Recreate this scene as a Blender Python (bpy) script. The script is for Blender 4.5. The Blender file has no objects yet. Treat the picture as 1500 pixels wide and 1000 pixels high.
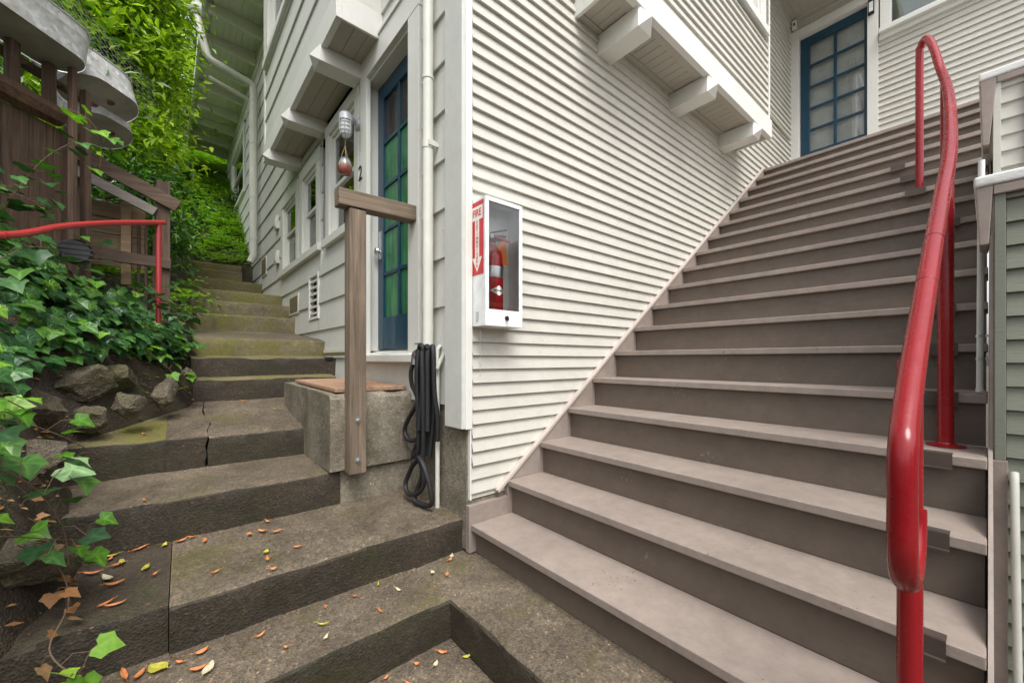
import bpy, bmesh, math, random
from mathutils import Vector, Matrix, noise
R = math.radians
rnd = random.Random(7)
sc = bpy.context.scene
COL = sc.collection
TH = R(1.4)                       # the left wall meets the right wall at 91.4 degrees
cT, sT = math.cos(TH), math.sin(TH)
def L(p): return Vector((p[0]*cT - p[1]*sT, p[0]*sT + p[1]*cT, p[2]))
def I(p): return Vector(p)
RUN, RISE = 0.2469, 0.185
Z1 = 0.738                        # first wooden tread
ZN = lambda k: Z1 + (k-1)*RISE
XN = lambda k: (k-1)*RUN

# ------------------------------------------------------------------ materials
MATS = {}
def nodes(name):
    m = bpy.data.materials.new(name); m.use_nodes = True
    nt = m.node_tree; b = nt.nodes['Principled BSDF']
    MATS[name] = m
    return m, nt, b
def tex(nt, kind, scale, vec=None, **kw):
    n = nt.nodes.new(kind); n.inputs['Scale'].default_value = scale
    for k, v in kw.items():
        if k in n.inputs: n.inputs[k].default_value = v
        else: setattr(n, k, v)
    if vec is not None: nt.links.new(vec, n.inputs['Vector'])
    return n
def coords(nt, stretch=(1,1,1)):
    tc = nt.nodes.new('ShaderNodeNewGeometry')
    mp = nt.nodes.new('ShaderNodeMapping'); mp.inputs['Scale'].default_value = stretch
    nt.links.new(tc.outputs['Position'], mp.inputs['Vector'])
    return mp.outputs['Vector']
def ramp(nt, src, stops):
    r = nt.nodes.new('ShaderNodeValToRGB')
    e = r.color_ramp.elements
    while len(e) < len(stops): e.new(0.5)
    for el, (p, c) in zip(e, stops):
        el.position = p; el.color = (*c, 1) if len(c) == 3 else c
    nt.links.new(src, r.inputs['Fac'])
    return r.outputs['Color']
def mix(nt, fac, a, b, mode='MIX'):
    n = nt.nodes.new('ShaderNodeMix'); n.data_type = 'RGBA'; n.blend_type = mode
    for s, v in ((n.inputs[0], fac), (n.inputs[6], a), (n.inputs[7], b)):
        if isinstance(v, (int, float)): s.default_value = v
        elif isinstance(v, tuple): s.default_value = (*v, 1)
        else: nt.links.new(v, s)
    return n.outputs[2]
def bump(nt, b, src, strength, dist=0.01):
    n = nt.nodes.new('ShaderNodeBump'); n.inputs['Strength'].default_value = strength
    n.inputs['Distance'].default_value = dist
    nt.links.new(src, n.inputs['Height'])
    prev = b.inputs['Normal'].links
    if prev: nt.links.new(prev[0].from_socket, n.inputs['Normal'])
    nt.links.new(n.outputs['Normal'], b.inputs['Normal'])
def paint(name, col, rough=.5, dirt=(.30,.27,.2), amount=.35, grain=(1,1,1), bstr=.15, var=.08, chips=None, sc6=.05):
    m, nt, b = nodes(name)
    v = coords(nt); vs = coords(nt, grain)
    n1 = tex(nt, 'ShaderNodeTexNoise', 2.3, v, Detail=6, Roughness=.65)
    n2 = tex(nt, 'ShaderNodeTexNoise', 38, vs, Detail=4, Roughness=.6)
    n3 = tex(nt, 'ShaderNodeTexNoise', 9, vs, Detail=5, Roughness=.7)
    c0 = ramp(nt, n1.outputs['Fac'], [(.3, tuple(max(0, x*(1-var)) for x in col)), (.7, tuple(x*(1+var) for x in col))])
    f = ramp(nt, n3.outputs['Fac'], [(.56, (0,0,0)), (.78, (amount,)*3)])
    c = mix(nt, f, c0, dirt)
    if chips:
        n4 = tex(nt, 'ShaderNodeTexNoise', 55, v, Detail=3, Roughness=.5); n5 = tex(nt, 'ShaderNodeTexNoise', 4, v, Detail=3)
        mm = nt.nodes.new('ShaderNodeMath'); mm.operation = 'MULTIPLY'; nt.links.new(n4.outputs['Fac'], mm.inputs[0]); nt.links.new(n5.outputs['Fac'], mm.inputs[1])
        c = mix(nt, ramp(nt, mm.outputs[0], [(.425, (0,0,0)), (.45, (.75,)*3)]), c, chips)
        n6 = tex(nt, 'ShaderNodeTexNoise', 14, v, Detail=8, Roughness=.75)
        c = mix(nt, 1., c, ramp(nt, n6.outputs['Fac'], [(.35, (1-sc6,)*3), (.65, (1+sc6*.6,)*3)]), 'MULTIPLY')
    nt.links.new(c, b.inputs['Base Color'])
    b.inputs['Roughness'].default_value = rough
    bump(nt, b, n2.outputs['Fac'], bstr, .004)
    return m
def wood(name, dark, light, axis, rough=.8, s=1.0):
    m, nt, b = nodes(name)
    st = [26*s, 26*s, 26*s]; st[axis] = 1.1*s
    v = coords(nt, tuple(st)); v0 = coords(nt)
    g = tex(nt, 'ShaderNodeTexNoise', 1.6, v, Detail=7, Roughness=.7, Distortion=.6)
    bl = tex(nt, 'ShaderNodeTexNoise', 3.0, v0, Detail=4)
    c = ramp(nt, g.outputs['Fac'], [(.32, dark), (.52, tuple((a+c)/2 for a, c in zip(dark, light))), (.7, light)])
    f = ramp(nt, bl.outputs['Fac'], [(.4, (0,0,0)), (.75, (.5,.5,.5))])
    c = mix(nt, f, c, tuple(x*.55 for x in dark))
    nt.links.new(c, b.inputs['Base Color'])
    b.inputs['Roughness'].default_value = rough
    bump(nt, b, g.outputs['Fac'], .35, .004)
    return m
def concrete(name, a, c, moss, mossamt, peb=.5, seed=0., bstr=.5):
    m, nt, b = nodes(name)
    v = coords(nt)
    n1 = tex(nt, 'ShaderNodeTexNoise', 3.1, v, Detail=8, Roughness=.7)
    n2 = tex(nt, 'ShaderNodeTexNoise', 34, v, Detail=6, Roughness=.75)
    vo = tex(nt, 'ShaderNodeTexVoronoi', 120, v, Randomness=1.0)
    vo2 = tex(nt, 'ShaderNodeTexVoronoi', 160, v, Randomness=1.0)
    mp = nt.nodes.new('ShaderNodeMapping'); mp.inputs['Location'].default_value = (seed, seed*1.7, 3)
    nt.links.new(v, mp.inputs['Vector'])
    mo = tex(nt, 'ShaderNodeTexNoise', 2.2, mp.outputs['Vector'], Detail=7, Roughness=.72)
    col = ramp(nt, n1.outputs['Fac'], [(.3, a), (.72, c)])
    sp = ramp(nt, vo.outputs['Color'], [(.0, (.45,.45,.45)), (.55, (.9,.9,.9)), (.86, (1.1,1.08,1.02)), (.94, (1.9,1.8,1.65)), (1., (3.0,2.8,2.5))])
    col = mix(nt, peb, col, sp, 'MULTIPLY')
    sp2 = ramp(nt, n2.outputs['Fac'], [(.32, (.58,.565,.54)), (.52, (.97,.97,.97)), (.70, (1.28,1.26,1.2))])
    col = mix(nt, .8, col, sp2, 'MULTIPLY')
    pit = ramp(nt, vo2.outputs['Distance'], [(.1, (.35,.35,.35)), (.3, (1,1,1))])
    col = mix(nt, .45, col, pit, 'MULTIPLY')
    mf = ramp(nt, mo.outputs['Fac'], [(.62-mossamt*.3, (0,0,0)), (.8-mossamt*.25, (.9,.9,.9))])
    mc = mix(nt, n2.outputs['Fac'], tuple(x*.5 for x in moss), tuple(x*1.5 for x in moss))
    col = mix(nt, mf, col, mc)
    nt.links.new(col, b.inputs['Base Color'])
    rr = ramp(nt, n1.outputs['Fac'], [(.35, (.62,)*3), (.7, (.9,)*3)])
    nt.links.new(rr, b.inputs['Roughness'])
    bump(nt, b, n2.outputs['Fac'], bstr, .012)
    bump(nt, b, vo.outputs['Distance'], bstr*.8, .008)
    return m
def simple(name, col, rough=.5, metal=0., coat=0., bs=0., bscale=60, var=.12, spec=.5, wear=None):
    m, nt, b = nodes(name)
    v = coords(nt)
    n = tex(nt, 'ShaderNodeTexNoise', bscale*.2, v, Detail=5)
    c = ramp(nt, n.outputs['Fac'], [(.3, tuple(x*(1-var) for x in col)), (.7, tuple(min(1, x*(1+var)) for x in col))])
    if wear:
        w1 = tex(nt, 'ShaderNodeTexNoise', 30, coords(nt, (1.6,1.6,.35)), Detail=6, Roughness=.7); w2 = tex(nt, 'ShaderNodeTexNoise', 3.5, v, Detail=3)
        mm = nt.nodes.new('ShaderNodeMath'); mm.operation = 'MULTIPLY'; nt.links.new(w1.outputs['Fac'], mm.inputs[0]); nt.links.new(w2.outputs['Fac'], mm.inputs[1])
        c = mix(nt, ramp(nt, mm.outputs[0], [(.405, (0,0,0)), (.45, (.6,)*3)]), c, wear)
        w3 = tex(nt, 'ShaderNodeTexNoise', 18, v, Detail=6, Roughness=.7)
        nt.links.new(ramp(nt, w3.outputs['Fac'], [(.35, (rough*.7,)*3), (.7, (min(1, rough*2.0),)*3)]), b.inputs['Roughness'])
    nt.links.new(c, b.inputs['Base Color'])
    b.inputs['Roughness'].default_value = rough; b.inputs['Metallic'].default_value = metal
    b.inputs['Coat Weight'].default_value = coat; b.inputs['Specular IOR Level'].default_value = spec
    if bs:
        n2 = tex(nt, 'ShaderNodeTexNoise', bscale, v, Detail=4)
        bump(nt, b, n2.outputs['Fac'], bs, .005)
    return m
def leafmat(name, cols, rough=.42, trans=.3, spec=.5, rib=False):
    m, nt, b = nodes(name)
    g = nt.nodes.new('ShaderNodeNewGeometry')
    c = ramp(nt, g.outputs['Random Per Island'], [(i/(len(cols)-1), c) for i, c in enumerate(cols)])
    v = coords(nt)
    n = tex(nt, 'ShaderNodeTexNoise', 60, v, Detail=3)
    sh = ramp(nt, n.outputs['Fac'], [(.3, (.8,.8,.8)), (.7, (1.15,1.15,1.1))])
    c = mix(nt, 1., c, sh, 'MULTIPLY')
    if rib:
        at_ = nt.nodes.new('ShaderNodeAttribute'); at_.attribute_name = 'rib'
        rb = ramp(nt, at_.outputs['Fac'], [(.0, (.72,.74,.70)), (.55, (1.,1.,1.)), (.8, (1.25,1.22,1.2)), (1., (1.9,1.75,1.6))])
        c = mix(nt, 1., c, rb, 'MULTIPLY')
    nt.links.new(c, b.inputs['Base Color'])
    b.inputs['Roughness'].default_value = rough; b.inputs['Specular IOR Level'].default_value = spec
    t = nt.nodes.new('ShaderNodeBsdfTranslucent')
    tc = mix(nt, 1., c, (1.15,1.35,.5), 'MULTIPLY')
    nt.links.new(tc, t.inputs['Color'])
    ms = nt.nodes.new('ShaderNodeMixShader'); ms.inputs[0].default_value = trans
    nt.links.new(b.outputs[0], ms.inputs[1]); nt.links.new(t.outputs[0], ms.inputs[2])
    nt.links.new(ms.outputs[0], nt.nodes['Material Output'].inputs['Surface'])
    return m
def glass(name, tint=(.9,.95,.92), refl=.12, ior=1.5):
    m, nt, b = nodes(name)
    nt.nodes.remove(b)
    tr = nt.nodes.new('ShaderNodeBsdfTransparent'); tr.inputs['Color'].default_value = (*tint, 1)
    gl = nt.nodes.new('ShaderNodeBsdfGlossy'); gl.inputs['Roughness'].default_value = .04
    v = coords(nt); n = tex(nt, 'ShaderNodeTexNoise', 3.0, v, Detail=2)
    bp = nt.nodes.new('ShaderNodeBump'); bp.inputs['Strength'].default_value = .06; bp.inputs['Distance'].default_value = .02
    nt.links.new(n.outputs['Fac'], bp.inputs['Height']); nt.links.new(bp.outputs['Normal'], gl.inputs['Normal'])
    fr = nt.nodes.new('ShaderNodeFresnel'); fr.inputs['IOR'].default_value = ior
    ad = nt.nodes.new('ShaderNodeMath'); ad.operation = 'ADD'; ad.use_clamp = True; ad.inputs[1].default_value = refl
    nt.links.new(fr.outputs[0], ad.inputs[0])
    ms = nt.nodes.new('ShaderNodeMixShader')
    nt.links.new(ad.outputs[0], ms.inputs[0]); nt.links.new(tr.outputs[0], ms.inputs[1]); nt.links.new(gl.outputs[0], ms.inputs[2])
    nt.links.new(ms.outputs[0], nt.nodes['Material Output'].inputs['Surface'])
    return m

CREAM = paint('cream_siding', (.525,.51,.452), .55, (.34,.32,.26), .32, (1.2,1.2,6), .25, .06, (.38,.35,.29))
CREAML = paint('cream_siding_side', (.57,.57,.525), .55, (.36,.34,.27), .25, (6,6,1.0), .25, .05, (.40,.38,.31))
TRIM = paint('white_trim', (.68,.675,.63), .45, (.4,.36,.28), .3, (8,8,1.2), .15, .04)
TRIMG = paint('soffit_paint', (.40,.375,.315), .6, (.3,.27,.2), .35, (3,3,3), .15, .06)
SAGE = paint('sage_siding', (.185,.195,.15), .6, (.1,.1,.07), .4, (2,1,5), .3, .1)
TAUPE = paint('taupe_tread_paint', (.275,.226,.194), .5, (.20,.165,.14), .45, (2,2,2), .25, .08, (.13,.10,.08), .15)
TAUPE_SHADE = paint('taupe_paint_shaded', (.125,.096,.075), .55, (.17,.14,.115), .4, (5,1,5), .25, .10, (.22,.18,.15), .12)  # same paint as the treads, with the risers' shade put into the colour
CAPW = paint('weathered_white_cap', (.66,.66,.64), .5, (.3,.28,.25), .6, (3,1.5,3), .4, .06)
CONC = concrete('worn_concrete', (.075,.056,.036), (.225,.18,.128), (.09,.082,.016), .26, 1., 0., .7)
CONCD = concrete('dark_mossy_concrete', (.018,.0135,.008), (.07,.052,.034), (.022,.021,.004), .52, 1., 4., .45)  # darker concrete with more moss, for step fronts and ends
CONCB = concrete('landing_concrete', (.11,.092,.064), (.33,.295,.23), (.09,.088,.02), .36, .6, 8., .45)
CONCM = concrete('upper_step_concrete', (.085,.068,.038), (.27,.22,.145), (.125,.118,.014), .72, .6, 2., .4)
EARTH = concrete('leafy_earth', (.028,.02,.012), (.09,.066,.043), (.05,.06,.02), .35, .6, 6., .8)
ROCK = concrete('mossy_rock', (.055,.043,.030), (.19,.155,.11), (.075,.078,.02), .5, .6, 9., .9)
GREYW = wood('weathered_post_wood', (.09,.062,.040), (.27,.205,.145), 2, .8)
GREYWX = wood('weathered_rail_wood', (.09,.062,.040), (.27,.205,.145), 0, .8)
REDW = wood('dark_redwood', (.035,.02,.014), (.185,.115,.075), 2, .85)
REDWX = wood('dark_redwood_rail', (.035,.022,.016), (.20,.135,.09), 0, .85)
PALEWX = wood('pale_plank_wood', (.16,.105,.06), (.36,.25,.15), 0, .85)
SILVW = wood('silvered_wood', (.15,.125,.11), (.36,.32,.29), 0, .85)
BARK = wood('bark', (.04,.03,.022), (.12,.09,.065), 2, .95)
RED = simple('red_gloss_paint', (.225,.007,.011), .22, 0, .15, .05, 10, .16, .35, wear=(.36,.085,.07))
REDX = simple('extinguisher_red', (.55,.02,.02), .25, 0, .5)
WHITEM = simple('white_enamel', (.78,.79,.78), .35, 0, .2)
SIGNR = simple('sign_red', (.55,.035,.04), .4)
SIGNW = simple('sign_white', (.8,.77,.70), .45)
BLUE = simple('blue_door_paint', (.0035,.042,.078), .35, 0, .2, .1, 30)
BLACK = simple('black_rubber', (.012,.012,.013), .6, 0, 0, .6, 160)
BLACKM = simple('black_metal', (.02,.02,.02), .4, .3)
CHROME = simple('bare_steel', (.55,.56,.57), .32, .9)
ORANGE = simple('orange_tag', (.85,.24,.04), .5)
PIPEW = simple('cream_pipe_paint', (.60,.60,.53), .4, 0, .1, .1, 40, .06)
PVC = simple('grey_white_conduit', (.62,.63,.62), .45, 0, 0, .1, 40, .08)
LAMPG = simple('grey_lamp_enamel', (.46,.47,.50), .38, .1)
DARKROOM = simple('dark_room', (.03,.03,.03), .9)
BLINDG = simple('pale_blind', (.80,.83,.80), .8, bs=.1)
CURT = simple('white_curtain', (.75,.75,.73), .85, bs=.2, bscale=30)
m, nt, b = nodes('green_film')
v = coords(nt, (1,1,.12)); n1 = tex(nt, 'ShaderNodeTexNoise', 30, v, Detail=4); n2 = tex(nt, 'ShaderNodeTexNoise', 5, coords(nt), Detail=4)
c = mix(nt, 1., ramp(nt, n1.outputs['Fac'], [(.3, (.022,.12,.048)), (.7, (.06,.25,.10))]), ramp(nt, n2.outputs['Fac'], [(.3, (.6,.65,.7)), (.7, (1.15,1.1,1.05))]), 'MULTIPLY')
nt.links.new(c, b.inputs['Base Color']); b.inputs['Roughness'].default_value = .22; bump(nt, b, n1.outputs['Fac'], .25, .01)
GREENF = m
BROWNF = simple('brown_blind', (.028,.026,.026), .2)
TERRA = concrete('terracotta_mat', (.30,.17,.10), (.46,.29,.19), (.2,.14,.08), .1, .3, 5., .3)
CREVICE = simple('crevice_dirt', (.012,.010,.008), .95)
m, nt, b = nodes('galvanised_steel')
v = coords(nt); vo = tex(nt, 'ShaderNodeTexVoronoi', 42, v); n2 = tex(nt, 'ShaderNodeTexNoise', 6, v, Detail=5)
c = mix(nt, .7, ramp(nt, vo.outputs['Color'], [(.1, (.46,.47,.47)), (.6, (.60,.61,.61)), (.95, (.74,.75,.75))]),
        ramp(nt, n2.outputs['Fac'], [(.35, (.75,.72,.66)), (.65, (1,1,1))]), 'MULTIPLY')
nt.links.new(c, b.inputs['Base Color']); b.inputs['Metallic'].default_value = .25; b.inputs['Roughness'].default_value = .48
GALV = m
RUSTY = simple('dull_galvanised_base', (.30,.28,.25), .65, .3, 0, .2, 30, .25)
m, nt, b = nodes('lamp_glass'); b.inputs['Base Color'].default_value = (.75,.76,.75,1); b.inputs['Roughness'].default_value = .25
LGLASS = m
m, nt, b = nodes('red_blue_blown_glass')
v = coords(nt); tg = nt.nodes.new('ShaderNodeSeparateXYZ'); nt.links.new(v, tg.inputs[0])
wv = tex(nt, 'ShaderNodeTexWave', 40, v, Distortion=3.0)
mr = nt.nodes.new('ShaderNodeMapRange'); mr.inputs[1].default_value = 3.02; mr.inputs[2].default_value = 3.21
nt.links.new(tg.outputs[2], mr.inputs[0])
c = ramp(nt, mr.outputs[0], [(.05, (.20,.03,.025)), (.4, (.22,.09,.06)), (.6, (.30,.29,.27)), (.8, (.10,.16,.22)), (1., (.03,.06,.09))])
c = mix(nt, .55, c, ramp(nt, wv.outputs['Fac'], [(.3, (.35,.3,.3)), (.7, (1.7,1.6,1.5))]), 'MULTIPLY')
nt.links.new(c, b.inputs['Base Color']); b.inputs['Roughness'].default_value = .15
CHIMEG = m
GLASS = glass('clear_glass', (.97,.98,.98), .06)
GLASSC = glass('cabinet_glass', (.90,.90,.89), .02, 1.35)
GLASSD = glass('window_glass', (.75,.8,.77), .10)
LEAFB = leafmat('bright_leaf', [(.08,.17,.010), (.20,.33,.015), (.33,.49,.025), (.47,.62,.05)], .4, .45)
LEAFD = leafmat('deep_leaf', [(.015,.05,.010), (.03,.10,.015), (.06,.17,.02), (.10,.24,.03)], .4, .25)
LEAFF = leafmat('fern_leaf', [(.08,.19,.015), (.18,.36,.03), (.30,.50,.05), (.40,.56,.10)], .5, .35)
IVY = leafmat('ivy_leaf', [(.015,.05,.016), (.025,.085,.024), (.04,.125,.03), (.055,.15,.032), (.09,.22,.03)], .36, .15, rib=True)
IVYY = leafmat('young_ivy_leaf', [(.08,.22,.02), (.14,.34,.03), (.22,.42,.04)], .4, .35, rib=True)
DRY = leafmat('dry_leaf', [(.20,.09,.03), (.32,.15,.05), (.28,.18,.09)], .7, .2, rib=False)
FALLO = leafmat('orange_leaf', [(.50,.16,.05), (.62,.25,.09)], .6, .1)
FALLY = leafmat('yellow_leaf', [(.48,.40,.05), (.42,.42,.06)], .6, .15)
FALLP = leafmat('pale_leaf', [(.50,.47,.32), (.58,.52,.38)], .6, .1)
VINE = simple('vine_stem', (.12,.075,.045), .8)

# ------------------------------------------------------------------ mesh builder
class MB:
    def __init__(s): s.v = []; s.f = []; s.m = []; s.mats = []
    def mi(s, mat):
        if mat is None: return 0
        if mat not in s.mats: s.mats.append(mat)
        return s.mats.index(mat)
    def add(s, vs, fs, mat=None, tr=I):
        o = len(s.v); s.v += [tr(p) for p in vs]; k = s.mi(mat)
        for f in fs: s.f.append([i+o for i in f]); s.m.append(k)
        return s
    def box(s, x0, x1, y0, y1, z0, z1, mat=None, tr=I):
        vs = [(x, y, z) for x in (x0, x1) for y in (y0, y1) for z in (z0, z1)]
        fs = [(0,1,3,2), (4,6,7,5), (0,4,5,1), (2,3,7,6), (0,2,6,4), (1,5,7,3)]
        return s.add(vs, fs, mat, tr)
    def hexa(s, p, mat=None, tr=I):          # 4 bottom then 4 top points, same order
        fs = [(0,3,2,1), (4,5,6,7), (0,1,5,4), (1,2,6,5), (2,3,7,6), (3,0,4,7)]
        return s.add(p, fs, mat, tr)
    def beam(s, a, b, w, h, mat=None, up=(0,0,1), tr=I):
        a = Vector(a); b = Vector(b); d = (b-a).normalized(); u = Vector(up)
        sd = d.cross(u).normalized()*w/2; uu = sd.cross(d).normalized()*h/2
        return s.hexa([a-sd-uu, a+sd-uu, b+sd-uu, b-sd-uu, a-sd+uu, a+sd+uu, b+sd+uu, b-sd+uu], mat, tr)
    def tube(s, pts, r, n=10, mat=None, tr=I, cap=True):
        pts = [Vector(p) for p in pts]; N = len(pts)
        rs = r if isinstance(r, (list, tuple)) else [r]*N
        vs = []; prev = None
        for i, p in enumerate(pts):
            t = (pts[min(i+1, N-1)] - pts[max(i-1, 0)]).normalized()
            if prev is None:
                a = t.cross(Vector((0,0,1)) if abs(t.z) < .9 else Vector((1,0,0))).normalized()
            else: a = (prev - t*prev.dot(t)).normalized()
            prev = a; b2 = t.cross(a)
            for k in range(n):
                an = 2*math.pi*k/n
                vs.append(p + (a*math.cos(an) + b2*math.sin(an))*rs[i])
        fs = [(i*n+k, i*n+(k+1) % n, (i+1)*n+(k+1) % n, (i+1)*n+k) for i in range(N-1) for k in range(n)]
        if cap: fs += [tuple(range(n-1, -1, -1)), tuple((N-1)*n+k for k in range(n))]
        return s.add(vs, fs, mat, tr)
    def lathe(s, prof, n=20, c=(0,0,0), mat=None, tr=I, axis='z'):
        vs = []
        for r, z in prof:
            for k in range(n):
                a = 2*math.pi*k/n; p = (r*math.cos(a), r*math.sin(a), z)
                if axis == 'x': p = (p[2], p[0], p[1])
                if axis == 'y': p = (p[0], p[2], p[1])
                vs.append((c[0]+p[0], c[1]+p[1], c[2]+p[2]))
        N = len(prof)
        fs = [(i*n+k, i*n+(k+1) % n, (i+1)*n+(k+1) % n, (i+1)*n+k) for i in range(N-1) for k in range(n)]
        fs += [tuple(range(n-1, -1, -1)), tuple((N-1)*n+k for k in range(n))]
        return s.add(vs, fs, mat, tr)
    def build(s, name, mat=None, parent=None, loc=(0,0,0), bevel=0, smooth=False, seg=2, normals=True, angle=40):
        me = bpy.data.meshes.new(name)
        base = Vector(loc)
        if parent is not None: base = Vector(parent.get('_w', (0,0,0))) + base
        me.from_pydata([tuple(p - base) for p in map(Vector, s.v)], [], s.f)
        if s.mats and mat is None:
            for x in s.mats: me.materials.append(x)
            me.polygons.foreach_set('material_index', s.m)
        else: me.materials.append(mat)
        if normals or bevel:
            bm = bmesh.new(); bm.from_mesh(me)
            if normals: bmesh.ops.recalc_face_normals(bm, faces=bm.faces)
            if bevel:
                ed = [e for e in bm.edges if len(e.link_faces) == 2 and e.calc_face_angle(0) > R(30)]
                bmesh.ops.bevel(bm, geom=ed, offset=bevel, segments=seg, profile=.6, affect='EDGES', clamp_overlap=True)
            bm.to_mesh(me); bm.free()
        if smooth:
            me.polygons.foreach_set('use_smooth', [True]*len(me.polygons))
            if smooth != 'all': me.set_sharp_from_angle(angle=R(angle))
        if getattr(s, 'att', None):
            at_ = me.attributes.new('rib', 'FLOAT', 'POINT'); at_.data.foreach_set('value', s.att)
        me.update()
        o = bpy.data.objects.new(name, me); COL.objects.link(o)
        o.location = loc; o['_w'] = tuple(base)
        if parent is not None: o.parent = parent
        return o
def tag(o, label=None, cat=None, group=None, kind=None):
    for k, x in (('label', label), ('category', cat), ('group', group), ('kind', kind)):
        if x: o[k] = x
    return o
def thing(name, label, cat, loc=(0,0,0), group=None, rotz=0):
    o = bpy.data.objects.new(name, None); COL.objects.link(o)
    o.location = loc; o['_w'] = tuple(loc); o.empty_display_size = .1
    return tag(o, label, cat, group)
def text_mesh(body, size, mapf, parent, mat, name='lettering', ext=.0008, align='CENTER', offset=0.):
    cu = bpy.data.curves.new('t', 'FONT'); cu.body = body; cu.size = size; cu.extrude = ext
    cu.align_x = align; cu.align_y = 'CENTER'; cu.offset = offset
    ob = bpy.data.objects.new('t', cu); COL.objects.link(ob)
    dg = bpy.context.evaluated_depsgraph_get()
    me = bpy.data.meshes.new_from_object(ob.evaluated_get(dg))
    bpy.data.objects.remove(ob); bpy.data.curves.remove(cu)
    mb = MB(); mb.add([mapf(v.co) for v in me.vertices], [list(p.vertices) for p in me.polygons], mat)
    bpy.data.meshes.remove(me)
    return mb

# wall frames: (s along the wall, z, out from the wall) -> world
mR = lambda s, z, o: Vector((s, -o, z))
mL = lambda s, z, o: L((-o, s, z))
XD = 5.328
mD = lambda s, z, o: Vector((XD-o, s, z))
mBL = lambda s, z, o: L((-.31-o, s, z))
mBR = lambda s, z, o: Vector((s, -.31-o, z))
def mbox(mb, mf, s0, s1, z0, z1, o0, o1, mat=None):
    p = [mf(s0,z0,o0), mf(s1,z0,o0), mf(s1,z0,o1), mf(s0,z0,o1), mf(s0,z1,o0), mf(s1,z1,o0), mf(s1,z1,o1), mf(s0,z1,o1)]
    return mb.hexa(p, mat)
def siding(mb, mf, s0, s1, z0, z1, exp, phase, butt, holes=(), slope=None, joint=60, seed=1, gap=0):
    """overlapping boards; holes are (s0,s1,z0,z1)"""
    rr = random.Random(seed)
    k = math.floor((z0-phase)/exp)
    while phase + k*exp < z1:
        a = max(z0, phase+k*exp); b = min(z1, phase+(k+1)*exp); k += 1
        if b-a < .004: continue
        off = rr.uniform(30, joint)
        cuts = {s0, s1}
        for h in holes:
            if h[3] > a and h[2] < b:
                for q in (h[0], h[1]):
                    if s0 < q < s1: cuts.add(q)
        q = s0 + off
        while q < s1: cuts.add(q); q += joint
        cuts = sorted(cuts)
        for c0, c1 in zip(cuts, cuts[1:]):
            mid = (c0+c1)/2
            segs = [(a, b)]
            for h in holes:
                if h[0] < mid < h[1]:
                    ns = []
                    for (p, q2) in segs:
                        if h[3] <= p or h[2] >= q2: ns.append((p, q2)); continue
                        if h[2] > p: ns.append((p, h[2]))
                        if h[3] < q2: ns.append((h[3], q2))
                    segs = ns
            for (p, q2) in segs:
                zl = p
                j = rr.uniform(-.0012, .0012)
                t0 = butt + j
                to = lambda z: t0*(1-(z-(phase+(k-1)*exp))/exp) + .0015
                g = gap if c1-c0 > .1 else 0
                A, B = c0+g, c1-g
                n = max(1, int((B-A)/.45))
                for i in range(n):
                    u0 = A+(B-A)*i/n; u1 = A+(B-A)*(i+1)/n
                    if slope and slope(u0) > q2: continue
                    r_ = butt*.18
                    wv0 = .0016*noise.noise(Vector((u0*1.3, k*.7, seed))); wv1 = .0016*noise.noise(Vector((u1*1.3, k*.7, seed))); P_ = p
                    mb.add([mf(u0,p+r_*.6+wv0,to(p)), mf(u1,p+r_*.6+wv1,to(p)), mf(u1,q2+.004,to(q2)), mf(u0,q2+.004,to(q2)),
                            mf(u0,p+wv0,to(p)-r_), mf(u1,p+wv1,to(p)-r_), mf(u0,p+wv0,0), mf(u1,p+wv1,0)],
                           [(0,1,2,3), (4,5,1,0), (6,7,5,4)])
    return mb

# ================================================================== HOUSE
house = thing('house', 'cream clapboard house with blue glazed doors, box bays and exposed rafter tails', 'house', (0,0,0))
HOLES_L = [(.47,1.47,1.56,3.99), (1.515,2.545,2.70,4.2), (2.58,4.45,2.715,3.80),
           (2.665,3.04,2.02,2.52), (1.10,3.76,3.93,7.0), (7.7,10.1,5.0,6.45), (.0,.17,1.0,7.0)]
w = MB(); siding(w, mL, .02, 10.9, 1.345, 7.0, .2785, 1.345, .016, HOLES_L, seed=3)
w.build('side_wall', CREAML, house)
w = MB()
HOLES_R = [(.86,3.46,3.87,6.8), (-.06,.02,1.0,7)]
siding(w, mR, .0, XD, .86, 7.0, .0733, 1.403-.0733*8, .0185, HOLES_R, slope=lambda s: Z1+.749*(s-.2)-.25, seed=5)
w.build('stair_wall', CREAM, house)
DH = [(-.905,-.0,3.6,6.05)]
w = MB(); siding(w, mD, -3.2, -.0, 3.86, 6.9, .0733, 1.403+.02, .0185, DH+[(-3.2,-.91,5.56,6.9)], seed=8)
w.build('porch_wall', CREAM, house)
# unseen panels added behind the boards to stop light leaking into the rooms
w = MB()
w.box(.02,.04,1.6,12,1.0,1.55, tr=L)
w.box(.47,.50,.5,11.2,.5,7.0, tr=L); w.box(.2,5.5,.20,.24,.5,7.0); w.box(6.05,6.1,-3.2,.2,3.5,7.0); w.box(5.34,6.05,-3.2,.2,6.9,6.95); w.box(5.34,6.05,-3.25,-3.2,3.5,6.95); w.box(.0,.5,10.92,11.0,1,7,tr=L)
w.build('light_block_panels', DARKROOM, house)
# corner boards
w = MB()
w.box(-.052,-.004,-.022,.145,1.24,7.0, tr=L)
w.build('corner_board', CREAML, house, bevel=.003)
w = MB(); w.box(-.03,.012,-.029,.02,1.236,7.0)
w.box(.0,.010,-.024,-.002,.86,1.236)
w.build('corner_board', TRIM, house, bevel=.003)
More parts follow.
